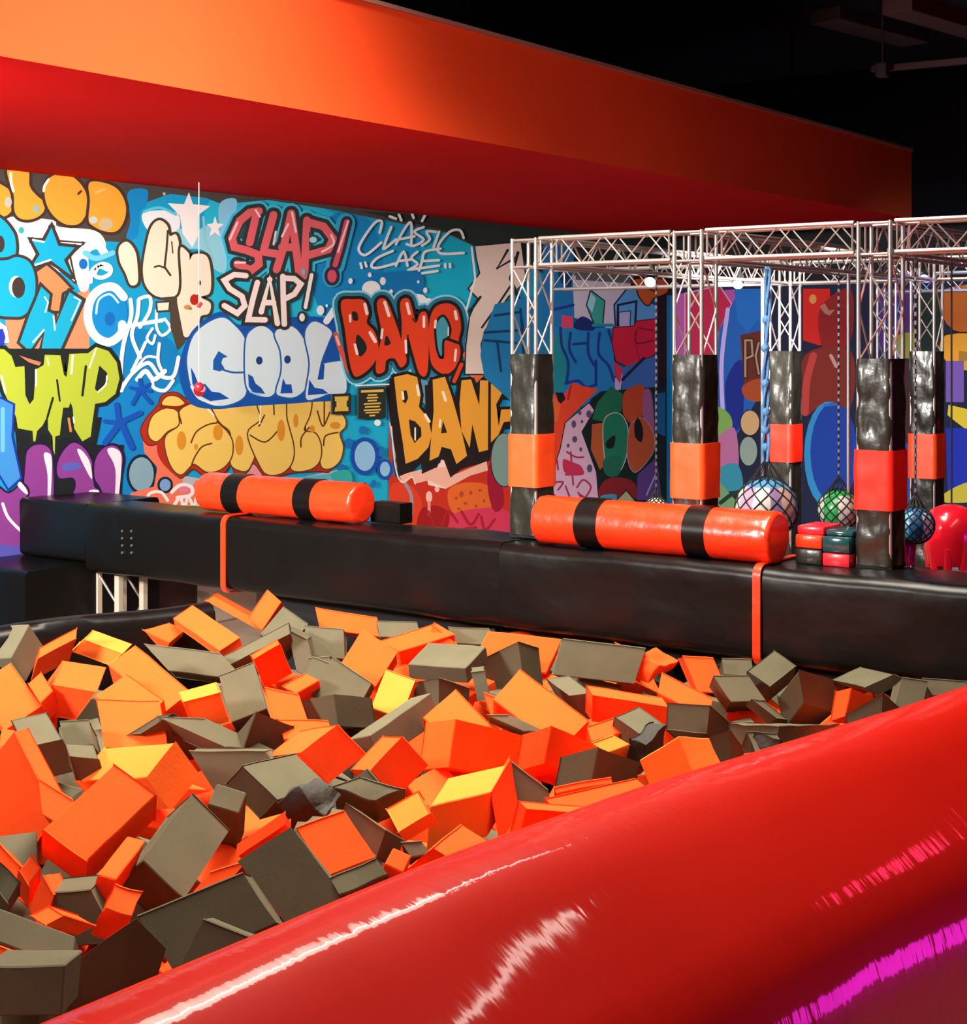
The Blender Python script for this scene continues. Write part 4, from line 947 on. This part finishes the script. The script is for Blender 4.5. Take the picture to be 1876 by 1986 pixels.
# ------------------------------------------------------------------ pit rim and foreground bolster wall
def sweep(name, pathp, sec, mm, label, cat, wob=.004, close=True, freq=3):
    """pathp: list of (x, y, dz); sec: (offset to the right of travel, z)"""
    bm = bmesh.new(); rings = []
    for i, (x, y, dz) in enumerate(pathp):
        a = Vector(pathp[max(0, i-1)][:2]); b_ = Vector(pathp[min(len(pathp)-1, i+1)][:2]); u = (b_-a).normalized(); s = Vector((u.y, -u.x))
        ring = []
        for (o_, z) in sec:
            n_ = wob*noise.noise(Vector((x*freq, y*freq, o_*4+z*3)))+wob*.5*noise.noise(Vector((x*freq*3, y*freq*3, o_*6+z*4)))
            ring.append(bm.verts.new((x+s.x*(o_+n_), y+s.y*(o_+n_), z+dz+n_)))
        rings.append(ring)
    for i in range(len(rings)-1):
        for k in range(len(sec)-(0 if close else 1)): bm.faces.new((rings[i][k], rings[i][(k+1) % len(sec)], rings[i+1][(k+1) % len(sec)], rings[i+1][k]))
    if close: bm.faces.new(rings[0]); bm.faces.new(list(reversed(rings[-1])))
    mb = MB(); mb.bm.free(); mb.bm = bm
    o = mb.build(name, mm, None, True)
    for f in o.data.polygons: f.use_smooth = True
    return tag(o, label, cat)
tag(MB().box((-8.7, 8.9, 0), (-1.6, 8.98, .60), .01).build('beam_shade_panel', M_dark), 'black panel added as the shade under the beam behind the pit', 'panel')  # dark sheet added in place of the black shade under the beam
# left rim: black padded edge
xa = on(0, 1215, 2, .80); xb = on(400, 1167, 2, .80)
d_ = (xb-xa).normalized()
pts = [(xa.x+d_.x*t_, xa.y+d_.y*t_, .012*math.sin(t_*4)) for t_ in [i*.08-3 for i in range(0, 75)] if xa.y+d_.y*t_ < 7.42]
sec = [(-.10, 0), (-.10, .70), (-.085, .76), (-.05, .795), (0, .80), (.05, .785), (.08, .74), (.09, .66), (.09, 0)]
sweep('pit_kerb', pts, sec, M_black, 'black vinyl padded rim along the far left side of the foam pit', 'padded kerb', .006)
# pit floor mat
tag(MB().box((-7.7, 3.4, .002), (-3.0, 8.5, .05)).build('pit_mat', M_dark), 'dark mat at the bottom of the foam pit', 'mat')
# right side: tall glossy red bolster wall near the camera
C0 = CAM+RGT*(-.89)+FWD*3.2; C1 = CAM+RGT*1.94+FWD*6.2
dd = Vector((C1.x-C0.x, C1.y-C0.y)).normalized()
ZT = 1.155
def csec():
    """cross-section: travel direction away from the camera, positive offset = camera side"""
    ctrl = [(-.30, 0), (-.30, .5), (-.29, .95), (-.24, 1.07), (-.15, 1.135), (-.04, ZT), (.06, 1.148), (.16, 1.105), (.27, 1.03), (.38, .945), (.47, .865), (.54, .77), (.585, .64), (.61, .48), (.63, .25), (.64, 0)]
    out = catmull(ctrl, False, 6); return out
pts = []
nL = 150
for i in range(nL+1):
    t_ = -2.4+i*(9.6/nL); b_ = 0.0
    b_ = -.05*min(1, max(0, (1.4-t_)/1.6))
    pts.append((C0.x+dd.x*t_, C0.y+dd.y*t_, .02*math.sin(t_*1.15-.6)+b_))
red = sweep('bolster_wall', pts, csec(), M_red, 'big glossy red vinyl bolster wall rounding up in the right foreground', 'bolster wall', .007, freq=1.2)
# ------------------------------------------------------------------ foam blocks
FC = {'J': (0, 1140, 2.931), 'K': (600, 1140, 2.931), 'L': (1200, 1200, 2.775), 'M': (0, 1540, 2.931), 'N': (440, 1440, 2.931), 'P': (0, 0, 1)}
ZS = .66
def foam_mesh(name, P, E, soft=.012, crumple=0, seed=0):
    """P: corner; E: three edge vectors in world space"""
    c = P+(E[0]+E[1]+E[2])*.5
    bm = bmesh.new(); bmesh.ops.create_cube(bm, size=1)
    for v in bm.verts: v.co = E[0]*v.co.x+E[1]*v.co.y+E[2]*v.co.z
    rnd = random.Random(seed)
    for v in bm.verts: v.co *= 1+rnd.uniform(-.02, .02)
    bmesh.ops.bevel(bm, geom=list(bm.edges), offset=.0045, segments=1, affect='EDGES', profile=.5)
    bmesh.ops.subdivide_edges(bm, edges=[e for e in bm.edges if e.calc_length() > .08], cuts=5 if crumple else 3, use_grid_fill=True)
    k = crumple if crumple else .0045
    fr = 9 if crumple else 6
    for v in bm.verts:
        n = noise.noise_vector(v.co*fr+Vector((seed*3.1, 0, 0)))
        v.co += n*k
    bmesh.ops.recalc_face_normals(bm, faces=bm.faces)
    me = bpy.data.meshes.new(name); bm.to_mesh(me); bm.free()
    for f in me.polygons: f.use_smooth = True
    try: me.set_sharp_from_angle(angle=math.radians(22))
    except Exception: pass
    return me, c
FM = {'o': M_foam_o, 'g': M_foam_g, 'y': M_foam_lit, 'd': M_foam_d}
CN = {'o': 'orange', 'g': 'grey', 'y': 'brightly lit orange', 'd': 'black torn'}
def cvec(px, py, Z): return Vector(((px-CX)/F*Z, Z, (HY-py)/F*Z))
def c2w(v): return CAM+RGT*v.x+FWD*v.y+UP*v.z
nfoam = [0]; FOAMC = []
def foam(fr, colr, pts, label, k=None, thick=.20, h=0, crumple=0):
    ox, oy, s = FC[fr]; Q = [(ox+p[0]/s, oy+p[1]/s) for p in pts if p is not None]
    mx = sum(q[0] for q in Q)/len(Q); my = sum(q[1] for q in Q)/len(Q)
    Z0 = (CAM.z-(ZS+h))*F/(my-HY)
    d = [Vector((q[0]-Q[0][0], q[1]-Q[0][1]))*(Z0/F) for q in Q[1:]]
    if len(Q) == 4:
        a, b_, c = d; ep = .10
        p = max(-a.dot(b_), ep*a.length*b_.length); q = max(-b_.dot(c), ep*b_.length*c.length); r = max(-a.dot(c), ep*a.length*c.length)
        L = [math.sqrt(p*r/q), math.sqrt(p*q/r), math.sqrt(r*q/p)]
        L = [min(v, 1.3*e.length+.02) for v, e in zip(L, d)]
    else:
        kk = .9 if k is None else k
        L = [-v.y*kk for v in d]
    P = cvec(*Q[0], Z0); V = [cvec(q[0], q[1], Z0+l)-P for q, l in zip(Q[1:], L)]
    if len(V) == 2:
        n = V[0].cross(V[1]).normalized()
        if n.y < 0: n = -n
        V.append(n*thick)
    W = c2w(P); E = [RGT*v.x+FWD*v.y+UP*v.z for v in V]
    nfoam[0] += 1; sd = nfoam[0]
    me, cc = foam_mesh('foam_block', W, E, crumple=crumple, seed=sd)
    o = link('foam_block', me, FM[colr]); o.location = cc
    tag(o, label, 'foam block', CN[colr]+' foam blocks of the pit')
    FOAMC.append(cc)
    return o
N = None
# far left and left edge
foam('J', 'g', [(60, 400), (165, 205), (-60, 405), (150, 530)], 'grey foam block at the left frame edge right below the black rim')
foam('J', 'o', [(215, 405), (430, 290), (222, 345), (180, 530)], 'orange foam block with a dark red front, under the rim at the far left')
foam('J', 'o', [(550, 590), (300, 548), (600, 455), (430, 750)], 'folded orange foam block with a grey scuff, left end of the pile')
foam('J', 'o', [(60, 430), (235, 670), (-150, 560)], 'flat orange foam block at the left frame edge under the first grey block', .7)
foam('J', 'o', [(230, 655), (300, 585), (160, 545)], 'small orange corner between two larger orange blocks at the left', .8)
foam('J', 'g', [(560, 262), (622, 188), (775, 310)], 'grey foam block poking up just below the curve of the black rim', .8)
foam('J', 'y', [(700, 372), (480, 292), (745, 320), (625, 440)], 'slim brightly lit orange foam block below the grey block near the rim')
foam('J', 'o', [(800, 232), (885, 165), (960, 310), (765, 325)], 'orange foam block wedge left of the big flat orange block by the rim end')
foam('J', 'o', [(1250, 355), (985, 170), (1362, 285), (1262, 400)], 'large bright orange slab tilted up near the left orange strap')
foam('J', 'o', [(1170, 70), (1485, 245), (1215, 42)], 'long dark red side of a foam block under the left orange strap', .1)
foam('J', 'o', [(1490, 240), (1415, 170), (1595, 82)], 'orange foam block tip right below the left orange strap', .3)
foam('J', 'g', [(828, 322), (1250, 372), (965, 470)], 'long grey foam block lying flat in front of the big tilted orange slab', .4)
foam('J', 'o', [(770, 330), (1080, 590), (622, 442)], 'large orange slab sloping down right in the left part of the pile', .9)
foam('J', 'o', [(720, 490), (930, 640), (545, 620)], 'rounded orange foam block on the left, upper lump', 1.0)
foam('J', 'o', [(560, 640), (900, 650), (600, 910)], 'rounded orange foam block on the left, lower lump above the yellow-topped block', .8)
foam('J', 'y', [(1250, 588), (1040, 645), (1228, 538), (1310, 765)], 'small orange foam block with a yellow top left of the tall grey block')
foam('J', 'g', [(1250, 500), (1440, 430), (1320, 760)], 'tall grey foam block standing up in the left part of the pile', .5)
foam('J', 'g', [(1258, 462), (1650, 262), (1250, 400)], 'thin grey foam block slanting like a ramp above the tall grey block', .6)
foam('J', 'g', [(1610, 112), (1750, 205), (1480, 265)], 'dark grey foam block pointing up below the beam near the left strap', .5)
foam('J', 'g', [(1640, 240), (1745, 290), (1690, 470)], 'dark grey side of the block under the pointed grey one near the beam', .1)
foam('J', 'o', [(1440, 410), (1590, 322), (1425, 385), (1510, 572)], 'red-orange foam block with a pale top edge beside the slanting grey ramp block')
foam('J', 'o', [(1610, 560), (1728, 490), (1690, 600)], 'small orange foam corner left of the open grey block', .6)
foam('J', 'o', [(1515, 570), (1695, 608), (1570, 745)], 'orange foam block under the red-orange one, right of the tall grey block', .5)
foam('J', 'g', [(150, 910), (355, 865), (65, 752), (225, 1085)], 'grey foam block with a light top and a black front, near the left frame edge')
foam('J', 'g', [(345, 760), (498, 755), (372, 892)], 'small grey foam block behind the black-fronted grey block on the left', .6)
foam('J', 'g', [(400, 962), (562, 975), (370, 888), (430, 1090)], 'grey foam block right of the black-fronted one, half under the yellow-topped block')
foam('J', 'o', [(80, 830), (325, 1290), (-170, 1150)], 'very large red-orange foam slab filling the left frame edge', .15)
foam('J', 'o', [(225, 1085), (410, 1205), (250, 1290)], 'thin orange sliver right of the very large red-orange slab', .6)
foam('J', 'y', [(840, 1080), (1000, 880), (440, 1100), (975, 1262)], 'big foam block with a yellow top and an orange right face, left centre')
foam('J', 'g', [(985, 715), (905, 725), (1285, 905), (800, 830)], 'low grey foam block like a roof beside the rounded orange block')
foam('J', 'g', [(900, 730), (1160, 745), (1290, 905)], 'flat grey lid-like foam block left of the pointed grey pair', .6)
foam('J', 'g', [(1450, 710), (1670, 790), (1290, 905), (1380, 925)], 'pointed grey foam block with a pale left face, left centre of the pile')
foam('J', 'g', [(1080, 930), (1500, 930), (1240, 1170)], 'dark grey foam block in the hollow right of the yellow-topped block', .2, h=-.06)
foam('J', 'o', [(1590, 750), (1860, 760), (1620, 860)], 'orange foam block behind the large orange wedge at left centre', .7)
# lower left
foam('M', 'o', [(490, 385), (890, 5), (245, 205), (485, 520)], 'big bright orange brick-shaped foam block in the left foreground')
foam('M', 'g', [(820, 380), (1095, 5), (1040, 585), (680, 512)], 'largest grey foam block, standing on edge in the left foreground')
foam('M', 'g', [(1355, 112), (1402, -5), (1180, 58), (1345, 330)], 'grey foam block with a tan top touching the largest grey block')
foam('M', 'o', [(660, 490), (825, 265), (555, 462), (610, 640)], 'orange foam block wedged between the orange brick and the largest grey block')
foam('M', 'o', [(610, 640), (665, 508), (750, 680), (530, 800)], 'crumpled red foam block under the largest grey block', crumple=.016)
foam('M', 'o', [(165, 530), (235, 432), (108, 440), (160, 660)], 'small red foam block at the left below the very large slab', crumple=.012)
foam('M', 'o', [(250, 470), (300, 560), (170, 660)], 'red crumpled foam end beside the small red block at the left', .3, crumple=.012, h=-.04)
foam('M', 'g', [(50, 620), (118, 500), (-70, 500), (40, 700)], 'round-worn grey foam block cut by the left frame edge', crumple=.014)
foam('M', 'g', [(430, 805), (-60, 630), (395, 990)], 'long grey foam slab sloping at the lower left', .8)
foam('M', 'g', [(370, 970), (-90, 975), (350, 1260)], 'dark grey foam block in the bottom left corner', .15, h=.04)
foam('M', 'g', [(780, 690), (668, 1140), (440, 930), (950, 880)], 'grey foam block with a tan face and a torn hole near the bottom left')
foam('M', 'g', [(800, 692), (1375, 450), (985, 985)], 'broad dark grey foam slab in the foreground left of the long grey slab', .35)
foam('M', 'g', [(1160, 715), (1510, 852), (1020, 1030)], 'grey foam block with pale cut edges just above the red bolster', .3, h=.05)
foam('M', 'o', [(1110, 555), (1200, 450), (1300, 490)], 'tiny red triangle of foam beside the largest grey block', .5, h=-.04)
foam('N', 'o', [(60, 585), (330, 402), (55, 645)], 'long thin red-orange foam edge above the long grey foreground slab', .4)
foam('M', 'o', [(270, 745), (372, 690), (180, 690), (430, 800)], 'small orange foam tip above the long sloping grey slab at the lower left')
foam('M', 'g', [(280, 560), (505, 540), (430, 860)], 'dark grey foam block deep in the gap at the lower left', .1, h=-.1)
foam('M', 'o', [(0, 870), (170, 935), (-60, 960)], 'red foam sliver at the left edge between two grey slabs', .5)
foam('M', 'o', [(-20, 265), (105, 400), (-60, 420)], 'red foam corner at the left frame edge below the very large slab', .5, h=-.04)
foam('N', 'g', [(72, 678), (362, 495), (388, 1085)], 'long grey foam slab pointing at the red bolster, foreground centre left', .35)
foam('P', 'o', [(584, 1461), (655, 1407), (512, 1471), (636, 1517)], 'orange foam wedge with a thin yellow top, left centre')
foam('J', 'g', [(1580, 1205), (1385, 1010), (1865, 1130), (1480, 1312)], 'grey foam block with a broad tan top left of the torn black piece')
foam('N', 'd', [(560, 400), (680, 320), (400, 270), (430, 470)], 'torn crumpled black foam piece in the middle foreground', crumple=.045)
foam('N', 'g', [(600, 260), (760, 200), (850, 330)], 'lumpy grey foam piece beside the torn black one', .7, crumple=.016)
foam('N', 'o', [(400, 485), (662, 392), (572, 752)], 'bright orange foam cube in the middle foreground under the torn black piece', .55)
foam('N', 'g', [(910, 500), (680, 345), (1002, 555), (855, 655)], 'grey foam block with a brown right face beside the bright orange cube')
foam('N', 'o', [(1380, 730), (1178, 598), (1530, 596), (1225, 850)], 'red and salmon foam cube right above the red bolster')
foam('N', 'o', [(1000, 740), (1052, 645), (893, 690), (965, 860)], 'small red foam block left of the red and salmon cube')
foam('N', 'g', [(590, 765), (850, 665), (650, 850)], 'scuffed grey foam piece under the bright orange cube', .7, crumple=.012)
foam('N', 'g', [(1000, 570), (1100, 560), (1050, 640)], 'small grey foam corner left of the red and salmon cube', .5, crumple=.01)
foam('K', 'y', [(510, 1390), (690, 1285), (440, 1262), (545, 1440)], 'brightly lit orange foam block with a torn lower edge, centre foreground')
foam('K', 'y', [(1035, 1160), (1130, 1000), (685, 1242), (1010, 1420)], 'large yellow-topped foam block with a torn red side, centre')
foam('K', 'o', [(1040, 1165), (1142, 992), (1085, 1440)], 'red upright foam face right of the large yellow-topped block', .15)
foam('K', 'o', [(1240, 1262), (1612, 1292), (1192, 1218), (1175, 1500)], 'red foam block with a bright left edge against the red bolster')
foam('P', 'o', [(1060, 1550), (1232, 1510), (1112, 1597)], 'flat orange foam slab lying near the red bolster, right of centre', .9)
foam('P', 'o', [(1078, 1528), (1182, 1510), (1080, 1538)], 'thin orange foam edge behind the flat orange slab', .7)
foam('P', 'g', [(1148, 1608), (1172, 1553), (1272, 1592)], 'grey foam triangle showing over the red bolster right of centre', .6)
# back centre
foam('K', 'o', [(185, 425), (305, 240), (375, 552)], 'orange foam cube set on its corner, centre back of the pile', .5)
foam('K', 'o', [(410, 300), (720, 205), (515, 362)], 'long orange foam block behind the cube set on its corner', .7)
foam('K', 'o', [(705, 215), (835, 322), (690, 310)], 'dark red end of a foam block below the beam, centre', .1)
foam('K', 'g', [(890, 458), (1005, 332), (555, 432), (905, 545)], 'grey foam block with a broad pale top, centre back')
foam('K', 'g', [(385, 190), (610, 195), (405, 275)], 'grey foam block tucked under the beam left of centre', .5)
foam('K', 'o', [(40, 118), (385, 170), (60, 225)], 'red foam block tucked under the beam right of the left strap', .3)
foam('K', 'g', [(-20, 215), (192, 238), (-15, 382)], 'grey square foam block right below the beam, left centre', .4)
foam('K', 'g', [(790, 225), (1020, 235), (830, 315)], 'grey foam block tucked under the beam at centre', .4)
foam('K', 'o', [(1440, 290), (1015, 245), (1350, 485)], 'red-orange torn foam block under the beam right of centre', .4)
foam('K', 'g', [(1190, 308), (975, 415), (1300, 345), (1225, 560)], 'grey foam block in front of the torn red-orange one, right of centre')
foam('K', 'g', [(1390, 492), (1450, 292), (1845, 545)], 'large dark green-grey foam block under the beam, right of centre', .2)
foam('K', 'o', [(1745, 315), (1835, 360), (1800, 415)], 'small pinkish red foam corner right of the large green-grey block', .3)
foam('K', 'o', [(1200, 470), (1578, 752), (1045, 632)], 'bright orange foam slab tilted down right in the centre of the pit', .9, h=.02)
foam('K', 'y', [(440, 465), (600, 522), (352, 680)], 'brightly lit orange foam block with brown specks, centre back', .7)
foam('K', 'g', [(135, 400), (355, 538), (20, 605)], 'grey foam block with a pale left edge, left of the brightly lit block', .35)
foam('J', 'g', [(1782, 395), (1880, 430), (1700, 612)], 'dark grey foam block with pale rims like an open box, left centre', .3)
foam('K', 'g', [(140, 612), (352, 630), (-60, 650), (165, 778)], 'grey foam block with a faint centre crease, left centre')
foam('K', 'g', [(740, 512), (600, 540), (905, 572), (738, 680)], 'grey foam block below the broad pale-topped one, centre')
foam('K', 'g', [(340, 838), (690, 600), (222, 862), (400, 1000)], 'long grey foam block lying diagonally in the centre left')
foam('K', 'o', [(830, 577), (1042, 800), (655, 742)], 'orange foam roof shape in the centre', .9)
foam('K', 'y', [(830, 752), (1262, 858), (662, 775), (795, 1012)], 'red-fronted foam block with a yellow left face, centre')
foam('K', 'o', [(1375, 792), (1612, 890), (1215, 842), (1335, 992)], 'red foam block with a yellow left face right of the red-fronted block')
foam('K', 'o', [(350, 1040), (535, 848), (240, 1035), (490, 1198)], 'red-orange foam cube with a yellow upper edge, centre left')
foam('K', 'g', [(330, 1030), (490, 1210), (240, 1100)], 'dark grey foam block under the red-orange cube, centre left', .3, h=-.05)
foam('K', 'g', [(1140, 980), (1352, 1150), (1195, 1215)], 'grey foam triangle beside the large yellow-topped block', .3)
foam('K', 'g', [(1640, 912), (1872, 1000), (1430, 968), (1608, 1092)], 'grey foam block with a pale left and a dark right face, right centre')
foam('K', 'y', [(1610, 880), (1725, 838), (1700, 932)], 'small brightly lit orange foam corner behind the pale and dark grey block', .7)
foam('K', 'o', [(1580, 790), (1842, 710), (1610, 872)], 'orange foam block behind the small brightly lit corner, right centre', .8)
foam('L', 'g', [(110, 622), (238, 570), (-20, 530), (90, 740)], 'grey foam block with a green-tinged top and dark front, right centre')
foam('P', 'o', [(1150, 1350), (1296, 1372), (1140, 1332), (1148, 1398)], 'long red foam block under the crumpled orange heap, right')
foam('K', 'g', [(1480, 617), (1610, 600), (1350, 520), (1560, 745)], 'dark-fronted grey foam block above the bright tilted orange slab')
foam('K', 'g', [(1030, 725), (1130, 725), (1230, 812)], 'small grey foam corner left under the bright tilted orange slab', .4)
foam('K', 'g', [(925, 480), (990, 470), (960, 640)], 'dark narrow grey foam block in the gap right of the pale-topped block', .1, h=-.04)
foam('K', 'o', [(1000, 600), (1110, 640), (1040, 720)], 'dark red foam corner left of the bright tilted orange slab', .3, h=-.03)
foam('K', 'g', [(0, 400), (110, 390), (20, 520)], 'dark grey foam sliver behind the pale-edged grey block', .2, h=-.03)
# right
foam('L', 'o', [(230, 260), (322, 215), (100, 200), (150, 340)], 'crumpled orange foam heap under the beam at the right', crumple=.03)
foam('L', 'o', [(350, 200), (508, 212), (430, 390)], 'upright red-orange foam block under the beam right of the orange heap', .3)
foam('L', 'o', [(235, 290), (500, 430), (215, 400)], 'orange foam strip running down right from the orange heap', .7)
foam('L', 'g', [(490, 470), (268, 455), (592, 560), (478, 620)], 'grey foam block with a dark right side, in front of the orange strip')
foam('L', 'g', [(515, 310), (695, 305), (610, 445)], 'plain grey foam block below the beam left of the star-shaped cluster', .5)
foam('L', 'g', [(560, 215), (712, 222), (570, 300)], 'brownish grey foam block tucked under the right orange strap', .5)
foam('L', 'g', [(815, 368), (955, 256), (695, 285), (800, 445)], 'grey foam block with a tan top in the cluster right of the right orange strap')
foam('L', 'g', [(970, 275), (1150, 330), (858, 422), (1000, 450)], 'peaked grey foam block in the middle of the grey cluster at the right')
foam('L', 'g', [(720, 435), (850, 535), (780, 442)], 'thin grey foam edge left of the peaked grey block', .4)
foam('L', 'g', [(1330, 372), (1482, 300), (1155, 330), (1395, 405)], 'long grey foam block behind the small orange one at the right')
foam('L', 'o', [(1250, 375), (1372, 432), (1170, 400), (1222, 522)], 'small orange foam block among the grey ones at the right')
foam('L', 'g', [(1425, 405), (1228, 515), (1525, 490), (1420, 545)], 'pointed grey foam block right of the small orange one')
foam('L', 'g', [(1530, 320), (1660, 340), (1490, 500)], 'grey foam block second from the right end under the beam', .4)
foam('L', 'g', [(1640, 322), (1900, 340), (1700, 410)], 'long grey foam block at the right frame edge under the beam', .5)
foam('L', 'o', [(1300, 580), (1435, 560), (1180, 565), (1190, 690)], 'rough orange foam block touching the red bolster at the right', crumple=.014)
foam('L', 'g', [(865, 572), (600, 565), (1185, 572), (860, 700)], 'wide grey foam block with torn holes below the grey cluster', crumple=.012)
foam('L', 'd', [(880, 640), (740, 640), (960, 700), (850, 780)], 'black torn foam rag under the wide grey block at the right', crumple=.03)
foam('L', 'g', [(690, 610), (850, 620), (740, 720)], 'ragged grey foam block left of the black rag at the right', .6, crumple=.014)
foam('L', 'g', [(600, 607), (438, 662), (662, 690), (618, 805)], 'grey foam block with a pale left face above the yellow pyramid')
foam('L', 'y', [(430, 882), (322, 632), (210, 1008), (595, 882)], 'yellow and orange pyramid-like foam block near the red bolster')
foam('L', 'o', [(680, 730), (775, 715), (712, 775)], 'small orange foam scrap below the ragged grey block', .6)
foam('L', 'o', [(430, 940), (742, 842), (480, 960)], 'orange foam strip lying along the red bolster at the right', .8)
foam('L', 'o', [(80, 868), (200, 1010), (-60, 900)], 'orange foam corner left of the yellow pyramid', .8)
foam('L', 'd', [(150, 680), (262, 595), (70, 640), (130, 830)], 'black ragged foam piece left of the yellow pyramid', crumple=.03)

# blocks buried below the top layer, glimpsed in the gaps
random.seed(11)
proto = {}
for cc_ in ('o', 'g', 'o2', 'g2'):
    s = (.30, .22, .20) if len(cc_) == 1 else (.24, .24, .22)
    E = [Vector((s[0], 0, 0)), Vector((0, s[1], 0)), Vector((0, 0, s[2]))]
    me, _ = foam_mesh('foam_block', Vector((0, 0, 0)), E, seed=len(proto)*5+2); me.materials.append(FM[cc_[0]]); proto[cc_] = me
C0v = Vector((C0.x, C0.y))
nb = 0
y = 1.9
while y < 8.9:
    x = -7.6
    while x < -1.9:
        px_, py_ = x+random.uniform(-.08, .08), y+random.uniform(-.08, .08)
        w2 = Vector((px_, py_))-C0v; side = w2.x*dd.y-w2.y*dd.x      # distance to the bolster crest, negative = pit side
        v = Vector((px_, py_, .4))-CAM; Z = v.dot(FWD); u = v.dot(RGT)/Z*F+CX
        if side < -.50 and px_ > -7.55+(.05*py_) and -140 < u < 2050:
            key = random.choice(list(proto)); o = bpy.data.objects.new('foam_block', proto[key]); col.objects.link(o)
            back = py_ > 7.6 or px_ < -6.9
            o.location = (px_, py_, .30+random.uniform(-.03, .05)+(.06 if back else 0))
            o.rotation_euler = (random.uniform(-.6, .6), random.uniform(-.6, .6), random.uniform(0, 3.1))
            c_ = 'orange' if key[0] == 'o' else 'grey'
            tag(o, c_+' foam block buried in the shadowed gaps under the top blocks', 'foam block', 'buried '+c_+' foam blocks'); nb += 1
        x += .37
    y += .36
print('foam', nfoam[0], 'buried', nb)
